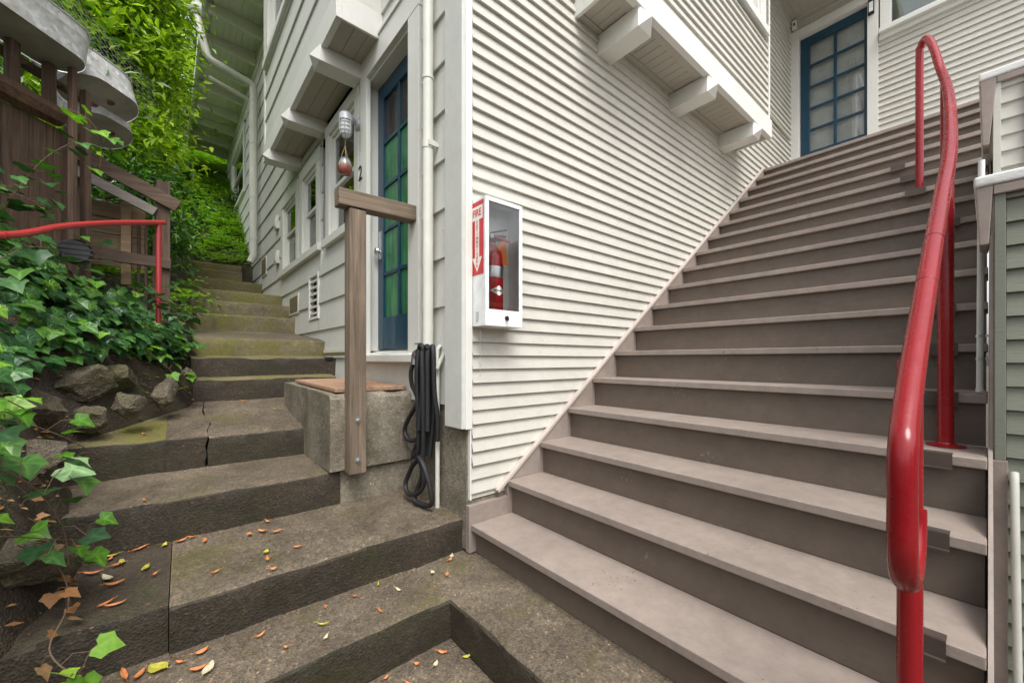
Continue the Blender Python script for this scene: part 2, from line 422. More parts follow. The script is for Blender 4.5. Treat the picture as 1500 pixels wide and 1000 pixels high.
# foundation
w = MB()
w.hexa([L((-.012,-.004,.60)), L((.3,-.004,.60)), L((.3,1.0,.60)), L((-.005,1.0,.60)), L((-.006,-.002,1.345)), L((.3,-.002,1.345)), L((.3,1.0,1.345)), L((-.002,1.0,1.345))])
w.build('foundation', CONCB, house)
w = MB(); w.box(.03,.3,1.0,11,.9,1.345, tr=L); w.box(.03,.3,2.0,11,1.345,1.36, tr=L)
w.build('foundation', PIPEW, house)
w = MB()   # apron board under the door and the skirting that meets the landing
w.box(-.016,.02,.18,1.62,1.36,1.585, tr=L)
w.build('apron_board', CREAML, house, bevel=.002)
# ---------------- left door
door = MB()
y0, y1, zb, zt = .655, 1.385, 1.685, 3.77          # leaf
xl = .085
door.box(xl,xl+.04,y0,y0+.10,zb,zt,tr=L); door.box(xl,xl+.04,y1-.105,y1,zb,zt,tr=L)
door.box(xl+.001,xl+.039,y0+.10,y1-.105,zt-.12,zt-.001,tr=L); door.box(xl+.001,xl+.039,y0+.10,y1-.105,zb+.001,zb+.245,tr=L)
d_ = door.build('door', BLUE, house, bevel=.003)
g0, g1 = y0+.10, y1-.105; mid = (g0+g1)/2
w = MB(); w.box(xl+.004,xl+.036,mid-.016,mid+.016,zb+.245,zt-.12,tr=L)
hz = [zb+.245, 2.24, 2.535, 2.98, 3.30, zt-.12]
hz = [zb+.245+(zt-.12-zb-.245)*i/5 for i in range(6)]
for z in hz[1:-1]:
    w.box(xl+.006,xl+.034,g0,mid-.016,z-.014,z+.014,tr=L); w.box(xl+.006,xl+.034,mid+.016,g1,z-.014,z+.014,tr=L)
w.build('glazing_bars', BLUE, d_, bevel=.002)
for i in range(5):
    for (a, b) in ((g0, mid-.016), (mid+.016, g1)):
        w = MB(); w.box(xl+.018,xl+.022,a,b,hz[i]+(.014 if i else 0),hz[i+1]-(.014 if i < 4 else 0),tr=L)
        w.build('pane', GREENF if i < 4 else BROWNF, d_)
w = MB(); w.tube([(xl-.005,y1-.05,2.46),(xl-.045,y1-.05,2.46)], .012, 10, tr=L); w.lathe([(.008,0),(.026,.008),(.03,.022),(.02,.036),(.004,.04)], 14, (xl-.05,y1-.05,2.46), tr=L, axis='x')
w.box(xl-.006,xl-.0005,y1-.075,y1-.025,2.40,2.62,tr=L)
w.build('handle', CHROME, d_, smooth=True)
w = MB()   # frame: casings proud of siding, jamb lining the recess
w.box(-.032,.0,.482,.627,1.60,3.79,tr=L); w.box(-.032,.0,1.323,1.46,1.60,3.79,tr=L); w.box(-.034,.0,.478,1.464,3.79,3.965,tr=L)
w.box(-.046,.0,.474,1.468,3.965,3.99,tr=L)
w.box(0,.13,.60,.645,1.67,3.79,tr=L); w.box(0,.13,1.39,1.43,1.67,3.79,tr=L); w.box(0,.13,.645,1.39,3.772,3.80,tr=L)
w.box(.126,.16,.60,1.43,1.67,3.80,tr=L)
w.build('door_frame', TRIM, house, bevel=.003)
w = MB(); w.hexa([L(p) for p in ((-.075,.47,1.585),(.11,.47,1.60),(.11,1.47,1.60),(-.075,1.47,1.585),(-.075,.47,1.635),(.11,.47,1.672),(.11,1.47,1.672),(-.075,1.47,1.635))])
w.build('threshold', TRIM, house, bevel=.006)
# ---------------- windows on the left wall
def window(mf, s0, s1, z0, z1, split, g=(0,0), casing=.10, topc=.12, parent=house, sill=True, depth=.05, inner='dark'):
    """s0..s1/z0..z1 = glass opening incl. sash"""
    w = MB()
    mbox(w, mf, s0-casing, s0, z0, z1, -.06, .026); mbox(w, mf, s1, s1+casing, z0, z1, -.06, .026)
    mbox(w, mf, s0-casing-.004, s1+casing+.004, z1, z1+topc, -.06, .030)
    mbox(w, mf, s0, s0+.028, z0, z1, -.05, .006); mbox(w, mf, s1-.028, s1, z0, z1, -.05, .006); mbox(w, mf, s0+.028, s1-.028, z1-.03, z1, -.05, .006)
    f = w.build('window', TRIM, parent, bevel=.002)
    a, b = s0+.028, s1-.028
    for (p, q, o) in ((split, z1-.03, -.016), (z0, split+.03, -.038)):
        t = MB()
        mbox(t, mf, a, a+.04, p, q, o-.02, o); mbox(t, mf, b-.04, b, p, q, o-.02, o)
        mbox(t, mf, a+.04, b-.04, p, p+(.035 if p == split else .05), o-.02, o+.0005); mbox(t, mf, a+.04, b-.04, q-.035, q, o-.02, o+.0005)
        t.build('sash', TRIM, f, bevel=.002)
        t = MB(); mbox(t, mf, a+.04, b-.04, p+.035, q-.035, o-.012, o-.008)
        t.build('pane', GLASSD, f)
    if sill:
        t = MB(); mbox(t, mf, s0-casing-.03, s1+casing+.03, z0-.075, z0, -.06, .05)
        t.build('sill', TRIM, f, bevel=.004)
    t = MB(); mbox(t, mf, s0-.05, s1+.05, z0-.05, z1+.05, -.45, -.44)
    mbox(t, mf, s0-.06, s0-.05, z0-.05, z1+.05, -.45, -.07); mbox(t, mf, s1+.05, s1+.06, z0-.05, z1+.05, -.45, -.07)
    t.build('room_dark', DARKROOM, f)
    t = MB()
    n = 14
    for i in range(n):
        u0 = s0+.03+(s1-s0-.06)*i/n; u1 = s0+.03+(s1-s0-.06)*(i+1)/n
        o0, o1 = (-.10 if i % 2 else -.12), (-.12 if i % 2 else -.10)
        if .32 < i/n < .62: continue
        t.add([mf(u0,z0,o0), mf(u1,z0,o1), mf(u1,z1,o1), mf(u0,z1,o0)], [(0,1,2,3)])
    if inner == 'curtain': t.build('curtain', CURT, f)
    return f
window(mL, 1.615, 2.30, 2.775, 3.76, 3.235, casing=.10, topc=.10)
window(mL, 2.735, 3.30, 2.79, 3.66, 3.235, casing=.12)
window(mL, 3.60, 4.30, 2.79, 3.63, 3.235, casing=.12)
window(mL, 7.95, 9.8, 5.04, 6.25, 5.7, casing=.16, inner='curtain')
w = MB(); mbox(w, mL, 2.575, 2.62, 2.50, 2.71, 0, .012); w.build('batten', TRIM, house)
# foundation vent
w = MB()
mbox(w, mL, 2.665, 2.70, 2.03, 2.515, -.03, .024); mbox(w, mL, 3.0, 3.035, 2.03, 2.515, -.03, .024)
mbox(w, mL, 2.70, 3.0, 2.03, 2.06, -.03, .022); mbox(w, mL, 2.70, 3.0, 2.49, 2.515, -.03, .022)
for i in range(6):
    z = 2.085+i*.069
    w.hexa([mL(2.70,z,.016), mL(3.0,z,.016), mL(3.0,z+.01,-.02), mL(2.70,z+.01,-.02), mL(2.70,z+.022,.016), mL(3.0,z+.022,.016), mL(3.0,z+.032,-.02), mL(2.70,z+.032,-.02)])
v_ = w.build('vent', TRIM, house)
w = MB(); mbox(w, mL, 2.68, 3.02, 2.04, 2.50, -.05, -.045); w.build('vent_cavity', DARKROOM, v_)
# recessed dark openings under the siding
for (a, b, z0, z1) in ((3.5,3.95,2.16,2.40), (1.75,2.55,1.62,1.70), (5.5,5.9,2.95,3.25)):
    w = MB(); mbox(w, mL, a, b, z0, z1, -.01, .020, PIPEW); mbox(w, mL, a+.03, b-.03, z0+.02, z1-.03, .0205, .0215, CONCM)
    w.build('access_panel', None, house)
for (z0, z1, a) in ((3.44,3.62,4.60), (2.95,3.13,4.58)):
    w = MB(); mbox(w, mL, a, a+.16, z0, z1, .0, .05); mbox(w, mL, a+.03, a+.13, z0+.03, z1-.03, .05, .058)
    w.build('junction_box', PIPEW, house, bevel=.004)
# ---------------- left bay (projects .31 over the wall)
bz = 3.94
w = MB(); siding(w, mBL, 1.10, 3.76, 4.12, 5.0, .2785, 4.12, .016, joint=9, seed=4)
siding(w, mBL, 1.10, 3.76, 5.0, 7.0, .2785, 4.12, .016, [(1.9,3.76,4.95,6.6)], joint=9, seed=6)
mS = lambda s, z, o: L((-s, 1.10-o, z))
siding(w, mS, -.0, .31, 4.12, 7.0, .2785, 4.12, .016, joint=9)
mE = lambda s, z, o: L((-s, 3.76+o, z))
siding(w, mE, -.0, .31, 4.0, 7.0, .2785, 4.12, .016, joint=9)
by = w.build('bay_wall', CREAML, house)
w = MB()
w.box(-.332,-.29,1.08,3.775,bz,4.125,tr=L); w.box(-.29,.0,1.08,1.10,bz,4.125,tr=L); w.box(-.29,.0,3.75,3.775,bz,4.125,tr=L)
w.box(-.328,-.29,3.70,3.775,4.125,6.9,tr=L)
w.build('bay_skirt', TRIM, house, bevel=.003)
w = MB()
for i in range(3):
    a = -.288+i*.096
    w.box(a,a+.0935,1.101,3.749,bz+.012,bz+.03,tr=L)
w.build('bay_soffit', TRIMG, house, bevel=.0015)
def bracket(mf, s0, s1, z0, z1, out):
    w = MB(); c = (s0+s1)/2; zc = z1-.02
    p = [mf(s0,z0,0), mf(s1,z0,0), mf(s1,z1,0), mf(s0,z1,0), mf(s0,z0,out), mf(s1,z0,out), mf(s1,z1,out), mf(s0,z1,out), mf(c,(z0+z1)/2,out+.055)]
    w.add(p, [(0,1,2,3), (0,4,5,1), (1,5,6,2), (2,6,7,3), (3,7,4,0), (4,8,5), (5,8,6), (6,8,7), (7,8,4)])
    return w.build('bracket', TRIM, house, bevel=.002)
for s in (1.43, 2.42, 3.36): bracket(mL, s, s+.155, 3.835, bz+.010, .34)
window(mBL, 2.15, 3.5, 5.06, 6.5, 5.8, casing=.14, inner='curtain')
# ---------------- right bay
rz = 3.862
w = MB(); siding(w, mBR, .855, 3.45, 4.04, 7.0, .0733, 4.04, .0185, [(1.4,3.42,4.80,6.6)], seed=9)
siding(w, lambda s, z, o: Vector((3.45+o, -s, z)), 0, .31, 4.04, 7.0, .0733, 4.04, .0185)
siding(w, lambda s, z, o: Vector((.855-o, -s, z)), 0, .31, 4.04, 7.0, .0733, 4.04, .0185)
w.build('bay_wall', CREAM, house)
w = MB()
w.box(.835,3.475,-.345,-.30,rz,4.04); w.box(.835,.86,-.30,.0,rz,4.04); w.box(3.45,3.475,-.30,0,rz,4.04)
w.box(3.425,3.46,-.333,-.30,4.04,6.9)
w.build('bay_skirt', TRIM, house, bevel=.003)
w = MB()
x = .862
while x < 3.44:
    w.box(x, min(x+.078, 3.448), -.245, -.055, rz+.018, rz+.036); x += .081
w.box(.862,3.448,-.299,-.247,rz+.010,rz+.034); w.box(.862,3.448,-.053,-.008,rz+.010,rz+.034)
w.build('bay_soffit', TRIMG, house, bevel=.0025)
for s in (.09+.99, 2.05, 3.01): bracket(mR, s, s+.15, 3.735, rz+.008, .33)
window(mBR, 1.55, 3.20, 4.92, 6.4, 5.7, casing=.14, inner='curtain')
# ---------------- porch: ceiling, upper door
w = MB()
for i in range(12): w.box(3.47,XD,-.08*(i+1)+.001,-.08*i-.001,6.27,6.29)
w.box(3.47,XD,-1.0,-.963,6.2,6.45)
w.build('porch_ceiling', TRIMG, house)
w = MB(); w.tube([(3.6,-.03,4.66),(5.2,-.03,4.60)], .018, 8); w.build('conduit', PIPEW, house, smooth=True)
zb, zt = 3.90, 5.985
w = MB(); ya, yb = -.80, -.105
xl = XD+.055
w.box(xl,xl+.04,yb-.10,yb,zb,zt); w.box(xl,xl+.04,ya,ya+.035,zb,zt); w.box(xl+.001,xl+.039,ya+.035,yb-.10,zt-.11,zt-.001); w.box(xl+.001,xl+.039,ya+.035,yb-.10,zb,zb+.52)
d2 = w.build('door', BLUE, house, bevel=.003)
g0, g1 = ya+.035, yb-.10; md = (g0+g1)/2+.008
w = MB(); w.box(xl+.004,xl+.036,md-.016,md+.016,zb+.52,zt-.11)
hz = [zb+.52+(zt-.11-zb-.52)*i/5 for i in range(6)]
for z in hz[1:-1]:
    w.box(xl+.006,xl+.034,g0,md-.016,z-.014,z+.014); w.box(xl+.006,xl+.034,md+.016,g1,z-.014,z+.014)
w.build('glazing_bars', BLUE, d2, bevel=.002)
for i in range(5):
    for (a, b) in ((g0, md-.016), (md+.016, g1)):
        w = MB(); w.box(xl+.018,xl+.021,a,b,hz[i]+(.014 if i else 0),hz[i+1]-(.014 if i < 4 else 0)); w.build('pane', GLASS, d2)
w = MB()
for i in range(60):
    z = 4.4+i*.026
    w.box(xl+.075,xl+.083,g0-.01,g1+.01,z,z+.0245)
w.box(xl+.09,xl+.1,g0-.05,g1+.05,4.3,6.0)
w.build('blind', BLINDG, d2)
w = MB()
n = 10
for i in range(n):
    a = -.62-.016*i; 
    pts = []
    for j in range(9):
        z = 4.42+j*.13; sp = 1-.55*max(0, (j-4)/4.)
        yy = -.60 - .017*i*sp; xx = xl+.058+(.006 if i % 2 else -.006)
        pts.append((xx, yy, z))
    if i:
        o = len(w.v)
        for p, q in zip(prev_pts, pts): w.v += [Vector(p), Vector(q)]; w.f_ = None
        for j in range(8): w.f.append([o+2*j, o+2*j+1, o+2*j+3, o+2*j+2]); w.m.append(0)
    prev_pts = pts
w.build('curtain', CURT, d2, smooth='all', normals=False)
w = MB()
w.box(XD-.03,XD+.0,-.098,-.004,3.89,6.10); w.box(XD-.03,XD,-.905,-.805,3.89,6.10); w.box(XD-.032,XD,-.91,-.004,6.0,6.10) if False else None
w.box(XD-.028,XD,-.805,-.098,5.99,6.10)
w.box(XD,XD+.12,-.098,-.085,3.89,6.0); w.box(XD,XD+.12,-.82,-.803,3.89,6.0); w.box(XD,XD+.12,-.803,-.098,5.99,6.02)
w.build('door_frame', TRIM, house, bevel=.003)
w = MB(); w.box(XD-.10,XD,-3.2,-.92,5.50,5.55); w.box(XD-.04,XD-.001,-3.2,-.91,5.44,5.50)
w.box(XD-.03,XD,-1.02,-.92,5.55,6.9); w.box(XD-.03,XD,-3.2,-1.02,5.55,5.6)
f = w.build('window', TRIM, house, bevel=.004)
w = MB(); w.box(XD+.02,XD+.024,-3.2,-1.02,5.6,6.9); w.build('pane', GLASSD, f)
w = MB(); w.box(XD+.1,XD+.12,-3.2,-1.0,5.5,6.9); w.build('blind', CURT, f)
w = MB(); w.box(XD-.1,XD+1.2,-3.2,.02,3.74,3.883); w.build('porch_floor', TAUPE, house)
# ---------------- roof and eave on the left side
w = MB()
w.box(-.78,6.6,-.6,11.3,7.04,7.12,tr=L)
w.build('roof', TRIM, house)
w = MB()
for i in range(8): w.box(-.66+i*.085,-.66+i*.085+.082,-.55,11.25,7.018,7.036,tr=L)
w.build('soffit_boards', TRIM, house)
for y in (4.4, 5.1, 5.8, 6.53, 7.28, 8.02, 8.78, 9.52, 10.26, 10.9):
    w = MB(); w.hexa([L(p) for p in ((-.72,y,6.88),(-.005,y,6.81),(-.005,y+.07,6.81),(-.72,y+.07,6.88),(-.72,y,7.015),(-.005,y,7.015),(-.005,y+.07,7.015),(-.72,y+.07,7.015))])
    w.build('rafter', TRIM, house, bevel=.003)
w = MB(); w.box(-.80,-.755,-.6,11.3,6.93,7.13,tr=L); w.box(-.70,-.655,-.5,11.2,6.995,7.03,tr=L) if False else None
w.build('gutter', TRIM, house, bevel=.004)
# ---------------- downpipes
w = MB()
w.tube([(-.06,.315,1.66),(-.06,.315,7.0)], .031, 16, tr=L); w.tube([(-.06,.315,2.82),(-.06,.315,2.87)], .034, 16, tr=L); w.tube([(-.06,.315,3.22),(-.06,.315,3.235)], .0345, 16, tr=L)
w.box(-.075,-.01,.276,.284,2.83,2.86,tr=L)
w.build('downpipe', PIPEW, house, smooth=True)
w = MB()
w.tube([(-.85,6.1,7.02),(-.80,6.1,6.72),(-.72,6.1,6.38),(-.66,6.1,6.32),(-.16,6.1,6.20),(-.115,6.1,6.17),(-.10,6.1,6.10),(-.10,6.1,3.35),(-.15,6.1,3.22)], .056, 16, tr=L)
for z in (5.9,5.2,4.3,3.6): w.tube([(-.10,6.1,z),(-.10,6.1,z+.05)], .061, 16, tr=L)
w.lathe([(.066,0),(.10,.05),(.11,.07),(.11,.13),(.095,.14)], 16, (-.855,6.1,6.93), tr=L)
w.build('downpipe', PIPEW, house, smooth=True)
w = MB()
w.tube([(-.68,6.35,6.18),(-.17,6.35,6.06),(-.12,6.35,6.02),(-.10,6.35,5.95),(-.10,6.35,3.45)], .034, 12, tr=L)
for z in (5.6,4.6,3.9): w.tube([(-.10,6.35,z),(-.10,6.35,z+.04)], .038, 12, tr=L)
w.build('downpipe', PIPEW, house, smooth=True)

# ================================================================== things fixed to the house
# fire cabinet
xa, xb, d, z0, z1 = .016, .264, .127, 1.775, 2.434
cab = thing('fire_extinguisher_cabinet', 'white metal fire extinguisher cabinet with clear front on the clapboard wall', 'cabinet', (xa, 0, z0))
t = .004
w = MB(); w.box(xa,xa+t,-d,-.013,z0,z1); w.box(xb-t,xb,-d,-.013,z0,z1); w.box(xa+t,xb-t,-d,-.013,z0,z0+t); w.box(xa+t,xb-t,-d,-.013,z1-t,z1); w.box(xa+t,xb-t,-.024,-.0205,z0+t,z1-t)
w.build('case', WHITEM, cab, bevel=.0015)
w = MB(); w.box(xa,xb,-d-.012,-d-.0005,z0,z0+.085); w.box(xa,xb,-d-.012,-d-.0005,z1-.022,z1); w.box(xa,xa+.022,-d-.012,-d-.0005,z0+.085,z1-.022); w.box(xb-.022,xb,-d-.012,-d-.0005,z0+.085,z1-.022)
fr = w.build('door_frame', WHITEM, cab, bevel=.0015)
w = MB(); w.box(xa+.022,xb-.022,-d-.007,-d-.004,z0+.085,z1-.022); w.build('pane', GLASSC, fr)
w = MB(); w.lathe([(.011,0),(.011,-.008),(.006,-.010)], 12, (xa+.135,-d-.012,z0+.045), axis='y'); w.box(xa+.131,xa+.139,-d-.03,-d-.02,z0+.03,z0+.05); w.build('lock', BLACKM, fr)
mF = lambda y, z, o: Vector((xa-o, y, z))       # left face, reads towards -y
sign = MB(); mbox(sign, mF, -.124, -.010, 2.04, 2.42, .0005, .0012)
sg = sign.build('sign', SIGNR, cab)
w = MB()
mbox(w, mF, -.116, -.018, 2.325, 2.395, .0013, .0018)
mbox(w, mF, -.085, -.049, 2.13, 2.325, .0013, .0018)
w.add([mF(-.110,2.13,.0018), mF(-.024,2.13,.0018), mF(-.067,2.055,.0018), mF(-.110,2.13,.0013), mF(-.024,2.13,.0013), mF(-.067,2.055,.0013)], [(0,1,2), (3,5,4), (0,3,4,1), (1,4,5,2), (2,5,3,0)])
w.build('arrow', SIGNW, sg)
w = text_mesh('FIRE', .052, lambda c: Vector((xa-.0022-c.z, -.067-c.x*.78, 2.360+c.y)), sg, SIGNR, offset=.0007)
for i, ch in enumerate('EXTINGUISHER'):
    q = text_mesh(ch, .026, lambda c, i=i: Vector((xa-.0022-c.z, -.067-c.x, 2.312-.0205*i+c.y*.86)), sg, SIGNR, offset=.0003)
    w.add(q.v, q.f, SIGNR)
w.build('lettering', SIGNR, sg)
w = MB(); mbox(w, mF, -.078, -.056, 1.80, 1.85, .0005, .003); w.build('hasp', CHROME, cab)
# chain hanging below the cabinet
w = MB()
for i in range(24):
    z = 1.77-.011*i
    w.tube([(.062+.002*math.cos(a)*(i % 2), -.03+.002*math.cos(a)*((i+1) % 2), z+.006*math.sin(a)) for a in [k*math.pi/4 for k in range(9)]], .0008, 4, cap=False)
w.build('chain', CHROME, cab)
# extinguisher
cx, cy = xa+.090, -.074
ex = thing('fire_extinguisher', 'red fire extinguisher with orange tag inside the white wall cabinet', 'extinguisher', (cx, cy, z0+.012))
w = MB(); w.lathe([(.055,z0+.012),(.06,z0+.018),(.06,z0+.36),(.055,z0+.395),(.034,z0+.425),(.02,z0+.432),(.018,z0+.445)], 24, (cx,cy,0)); w.build('cylinder', REDX, ex, smooth=True)
w = MB(); w.lathe([(.0608,z0+.255),(.0612,z0+.258),(.0612,z0+.31),(.0608,z0+.313)], 24, (cx,cy,0)); w.build('strap', CHROME, ex, smooth=True)
w = MB(); w.lathe([(.018,z0+.445),(.02,z0+.448),(.02,z0+.475),(.012,z0+.48)], 14, (cx,cy,0)); w.beam((cx-.01,cy,z0+.485),(cx+.085,cy-.01,z0+.492),.018,.006); w.beam((cx-.01,cy,z0+.498),(cx+.09,cy-.01,z0+.53),.018,.006)
w.build('valve', BLACKM, ex, smooth=True)
w = MB(); w.beam((cx+.0,cy-.02,z0+.478),(cx+.10,cy-.03,z0+.462),.02,.012); w.build('lever', REDX, ex, bevel=.002)
w = MB(); w.lathe([(.013,0),(.013,-.012)], 14, (cx-.03,cy-.03,z0+.47), axis='y'); w.build('gauge', SIGNW, ex)
w = MB(); w.tube([(cx+.02,cy,z0+.47),(cx+.07,cy+.01,z0+.47),(cx+.088,cy+.01,z0+.43),(cx+.075,cy+.01,z0+.34),(cx+.065,cy,z0+.27)], .008, 8); w.build('hose', BLACK, ex, smooth=True)
mC = lambda a, z: Vector((cx+.0608*math.sin(a), cy-.0608*math.cos(a), z))
w = MB()
N = 12
for i in range(N):       # diamond emblem on the label
    a0 = -.85+1.7*i/N; a1 = -.85+1.7*(i+1)/N
    h0 = .026*(1-abs(a0)/.85); h1 = .026*(1-abs(a1)/.85)
    w.add([mC(a0,z0+.185-h0), mC(a1,z0+.185-h1), mC(a1,z0+.185+h1), mC(a0,z0+.185+h0)], [(0,1,2,3)], SIGNW)
w.build('emblem', SIGNW, ex, normals=False)
w = MB()
for i in range(8):
    a0 = -.5+1.0*i/8; a1 = a0+.09
    p = lambda a, z: Vector((cx+.0613*math.sin(a), cy-.0613*math.cos(a), z))
    w.add([p(a0,z0+.181), p(a1,z0+.181), p(a1,z0+.189), p(a0,z0+.189)], [(0,1,2,3)])
w.build('emblem_bar', BLACKM, ex, normals=False)
w = MB(); w.hexa([(cx+.012,cy-.0505,z0+.33),(cx+.070,cy-.0505,z0+.325),(cx+.070,cy-.049,z0+.325),(cx+.012,cy-.049,z0+.33),(cx-.004,cy-.050,z0+.44),(cx+.05,cy-.050,z0+.455),(cx+.05,cy-.048,z0+.455),(cx-.004,cy-.048,z0+.44)])
w.build('inspection_tag', ORANGE, ex)
# wall lamp
lp = thing('wall_lamp', 'grey caged jelly jar lamp on the wall above the house number', 'lamp', L((0,1.54,3.52)))
w = MB(); w.lathe([(.055,-.0),(.055,-.012),(.045,-.03),(.02,-.035)], 20, (-.012,1.53,3.515), tr=L, axis='x'); w.build('back_plate', LAMPG, lp, smooth=True)
w = MB(); w.tube([(-.03,1.53,3.515),(-.07,1.51,3.53),(-.11,1.47,3.525),(-.14,1.445,3.51)], [.022,.018,.02,.03], 12, tr=L); w.lathe([(.02,3.515),(.042,3.512),(.050,3.498),(.048,3.462),(.050,3.456)], 18, (-.15,1.44,0), tr=L); w.build('arm', LAMPG, lp, smooth=True)
w = MB(); w.lathe([(.041,3.458),(.041,3.39),(.035,3.352),(.019,3.336),(.003,3.330)], 18, (-.15,1.44,0), tr=L); w.build('glass_jar', LGLASS, lp, smooth=True)
w = MB()
for z, r in ((3.435,.047),(3.405,.047),(3.375,.044),(3.35,.036)):
    w.tube([(-.15+r*math.cos(a),1.44+r*math.sin(a),z) for a in [2*math.pi*k/18 for k in range(19)]], .003, 5, tr=L, cap=False)
for k in range(6):
    a = k*math.pi/3
    w.tube([(-.15+r*math.cos(a),1.44+r*math.sin(a),z) for r, z in ((.048,3.46),(.048,3.385),(.040,3.352),(.018,3.330),(.0,3.326))], .003, 5, tr=L)
w.build('cage', LAMPG, lp, smooth=True)
# hanging glass jar
hj = thing('hanging_jar', 'red and blue glass jar hanging by cord beneath the wall lamp', 'hanging jar', L((-.15,1.455,3.03)))
w = MB(); w.lathe([(.025,3.045),(.042,3.052),(.052,3.072),(.053,3.10),(.048,3.128),(.040,3.148),(.037,3.156),(.039,3.165),(.035,3.168)], 20, (-.15,1.455,0), tr=L); w.build('jar', CHIMEG, hj, smooth=True)
w = MB()
for k in range(3):
    a = k*2*math.pi/3+.4
    w.tube([(-.15+.036*math.cos(a),1.455+.036*math.sin(a),3.162),(-.15,1.455,3.27),(-.15,1.443,3.328)], .0025, 5, tr=L)
w.build('cord', simple('jute_cord', (.35,.25,.13), .9), hj)
# house number
w = text_mesh('2', .17, lambda c: L((-.034-c.z, 1.448-c.x*.95, 3.085+c.y)), None, BLACKM, ext=.003)
tag(w.build('house_number', BLACKM), 'black metal house number 2 on the casing beside the blue door', 'house number')
# thermometer / sensor and keypad beside the upper door
w = MB(); w.box(XD-.045,XD-.01,-.078,-.03,6.12,6.24,WHITEM); w.box(XD-.047,XD-.0455,-.066,-.042,6.17,6.21,BLACKM)
tag(w.build('camera_sensor', None, loc=(XD-.03,-.054,6.12), bevel=.003), 'small white sensor box at the corner above the upper blue door', 'sensor')
w = MB(); w.tube([(XD-.012,-.03,6.12),(XD-.012,-.025,6.0),(XD-.012,-.03,5.86)], .006, 6); tag(w.build('cable', VINE, smooth=True), 'thin dark cable hanging beneath the white sensor box', 'cable')
w = MB(); w.box(XD-.05,XD-.031,-.872,-.815,5.80,5.985,BLACKM); w.box(XD-.053,XD-.0505,-.864,-.823,5.83,5.95,WHITEM)
tag(w.build('door_keypad', None, loc=(XD-.03,-.843,5.80), bevel=.003), 'black keypad with white face on the casing right of the upper door', 'keypad')

# ================================================================== hose, tap, pipe
S1 = [(.455,1.60),(.482,1.53),(.482,1.45),(.463,1.40),(.446,1.34),(.53,1.24),(.568,1.159),(.518,1.104),(.423,1.135),(.377,1.207),(.377,1.369),(.377,1.585),(.354,1.661)]
S2 = [(.354,1.661),(.321,1.681),(.289,1.649),(.3,1.427),(.321,1.214),(.343,1.104),(.411,1.027),(.388,1.096),(.321,1.214),(.268,1.534),(.268,1.659),(.237,1.677)]
S3 = [(.237,1.677),(.206,1.648),(.206,1.433),(.196,1.28),(.2,1.147)]
S4 = [(.33,1.66),(.325,1.5),(.321,1.32),(.343,1.061),(.434,.957),(.482,.857),(.423,.811),(.321,.841),(.279,.905),(.3,.984),(.311,1.045),(.247,1.016),(.206,.932),(.192,.823),(.237,.79),(.321,.785),(.354,.80),(.343,.857),(.311,.94),(.279,1.114),(.258,1.43),(.268,1.649)]
def smooth_pts(p, k=5):
    out = []
    P = [Vector(q) for q in p]; P = [P[0]]+P+[P[-1]]
    for i in range(1, len(P)-2):
        for j in range(k):
            t = j/k; a, b, c, d = P[i-1:i+3]
            out.append(.5*((2*b)+(c-a)*t+(2*a-5*b+4*c-d)*t*t+(3*b-a-3*c+d)*t**3))
    out.append(P[-2]); return out
w = MB()
for n, (S, x0) in enumerate(((S1,-.07),(S2,-.095),(S3,-.075),(S4,-.115))):
    pts = [(x0-.012*math.sin(i*1.3), y, z) for i, (y, z) in enumerate(S)]
    w.tube(smooth_pts(pts), .0135, 9, tr=L)
for dx in (.0,.02,.04):
    w.tube(smooth_pts([(-.10-dx*.5,.25+dx*1.6,1.2),(-.10,.25+dx*1.6,1.45),(-.10,.25+dx*1.6,1.62),(-.085,.26+dx*1.6,1.672),(-.06,.27+dx*1.5,1.62),(-.055,.26+dx*1.6,1.30),(-.07,.28+dx,1.05)]), .0135, 9, tr=L)
tag(w.build('garden_hose', BLACK, smooth=True, loc=L((-.09,.33,.77))), 'coiled black garden hose hanging from the tap by the house corner', 'hose')
tp = thing('garden_tap', 'galvanised tap elbow on the wall where the black hose hangs', 'tap', L((-.02,.44,1.64)))
w = MB(); w.tube(smooth_pts([(-.016,.36,1.645),(-.07,.39,1.648),(-.075,.43,1.645),(-.075,.455,1.625),(-.072,.457,1.58)]), .017, 12, tr=L); w.tube([(-.072,.457,1.60),(-.072,.457,1.572)], .021, 10, tr=L); w.build('spout', CHROME, tp, smooth=True)
w = MB(); w.tube([(-.07,.405,1.66),(-.07,.405,1.695)], .005, 6, tr=L); w.beam((-.07,.36,1.697),(-.07,.45,1.697),.012,.006,tr=L); w.build('tap_handle', BLACKM, tp)
w = MB(); w.tube([(-.04,.243,.76),(-.04,.24,1.2),(-.04,.243,1.66),(-.02,.243,1.68)], .013, 10, tr=L); w.tube([(-.06,.215,1.55),(-.02,.20,1.64)], .012, 8, tr=L)
tag(w.build('water_pipe', PIPEW, smooth=True, loc=L((-.04,.243,.76))), 'thin pale water pipe rising up the foundation behind the hose', 'pipe')

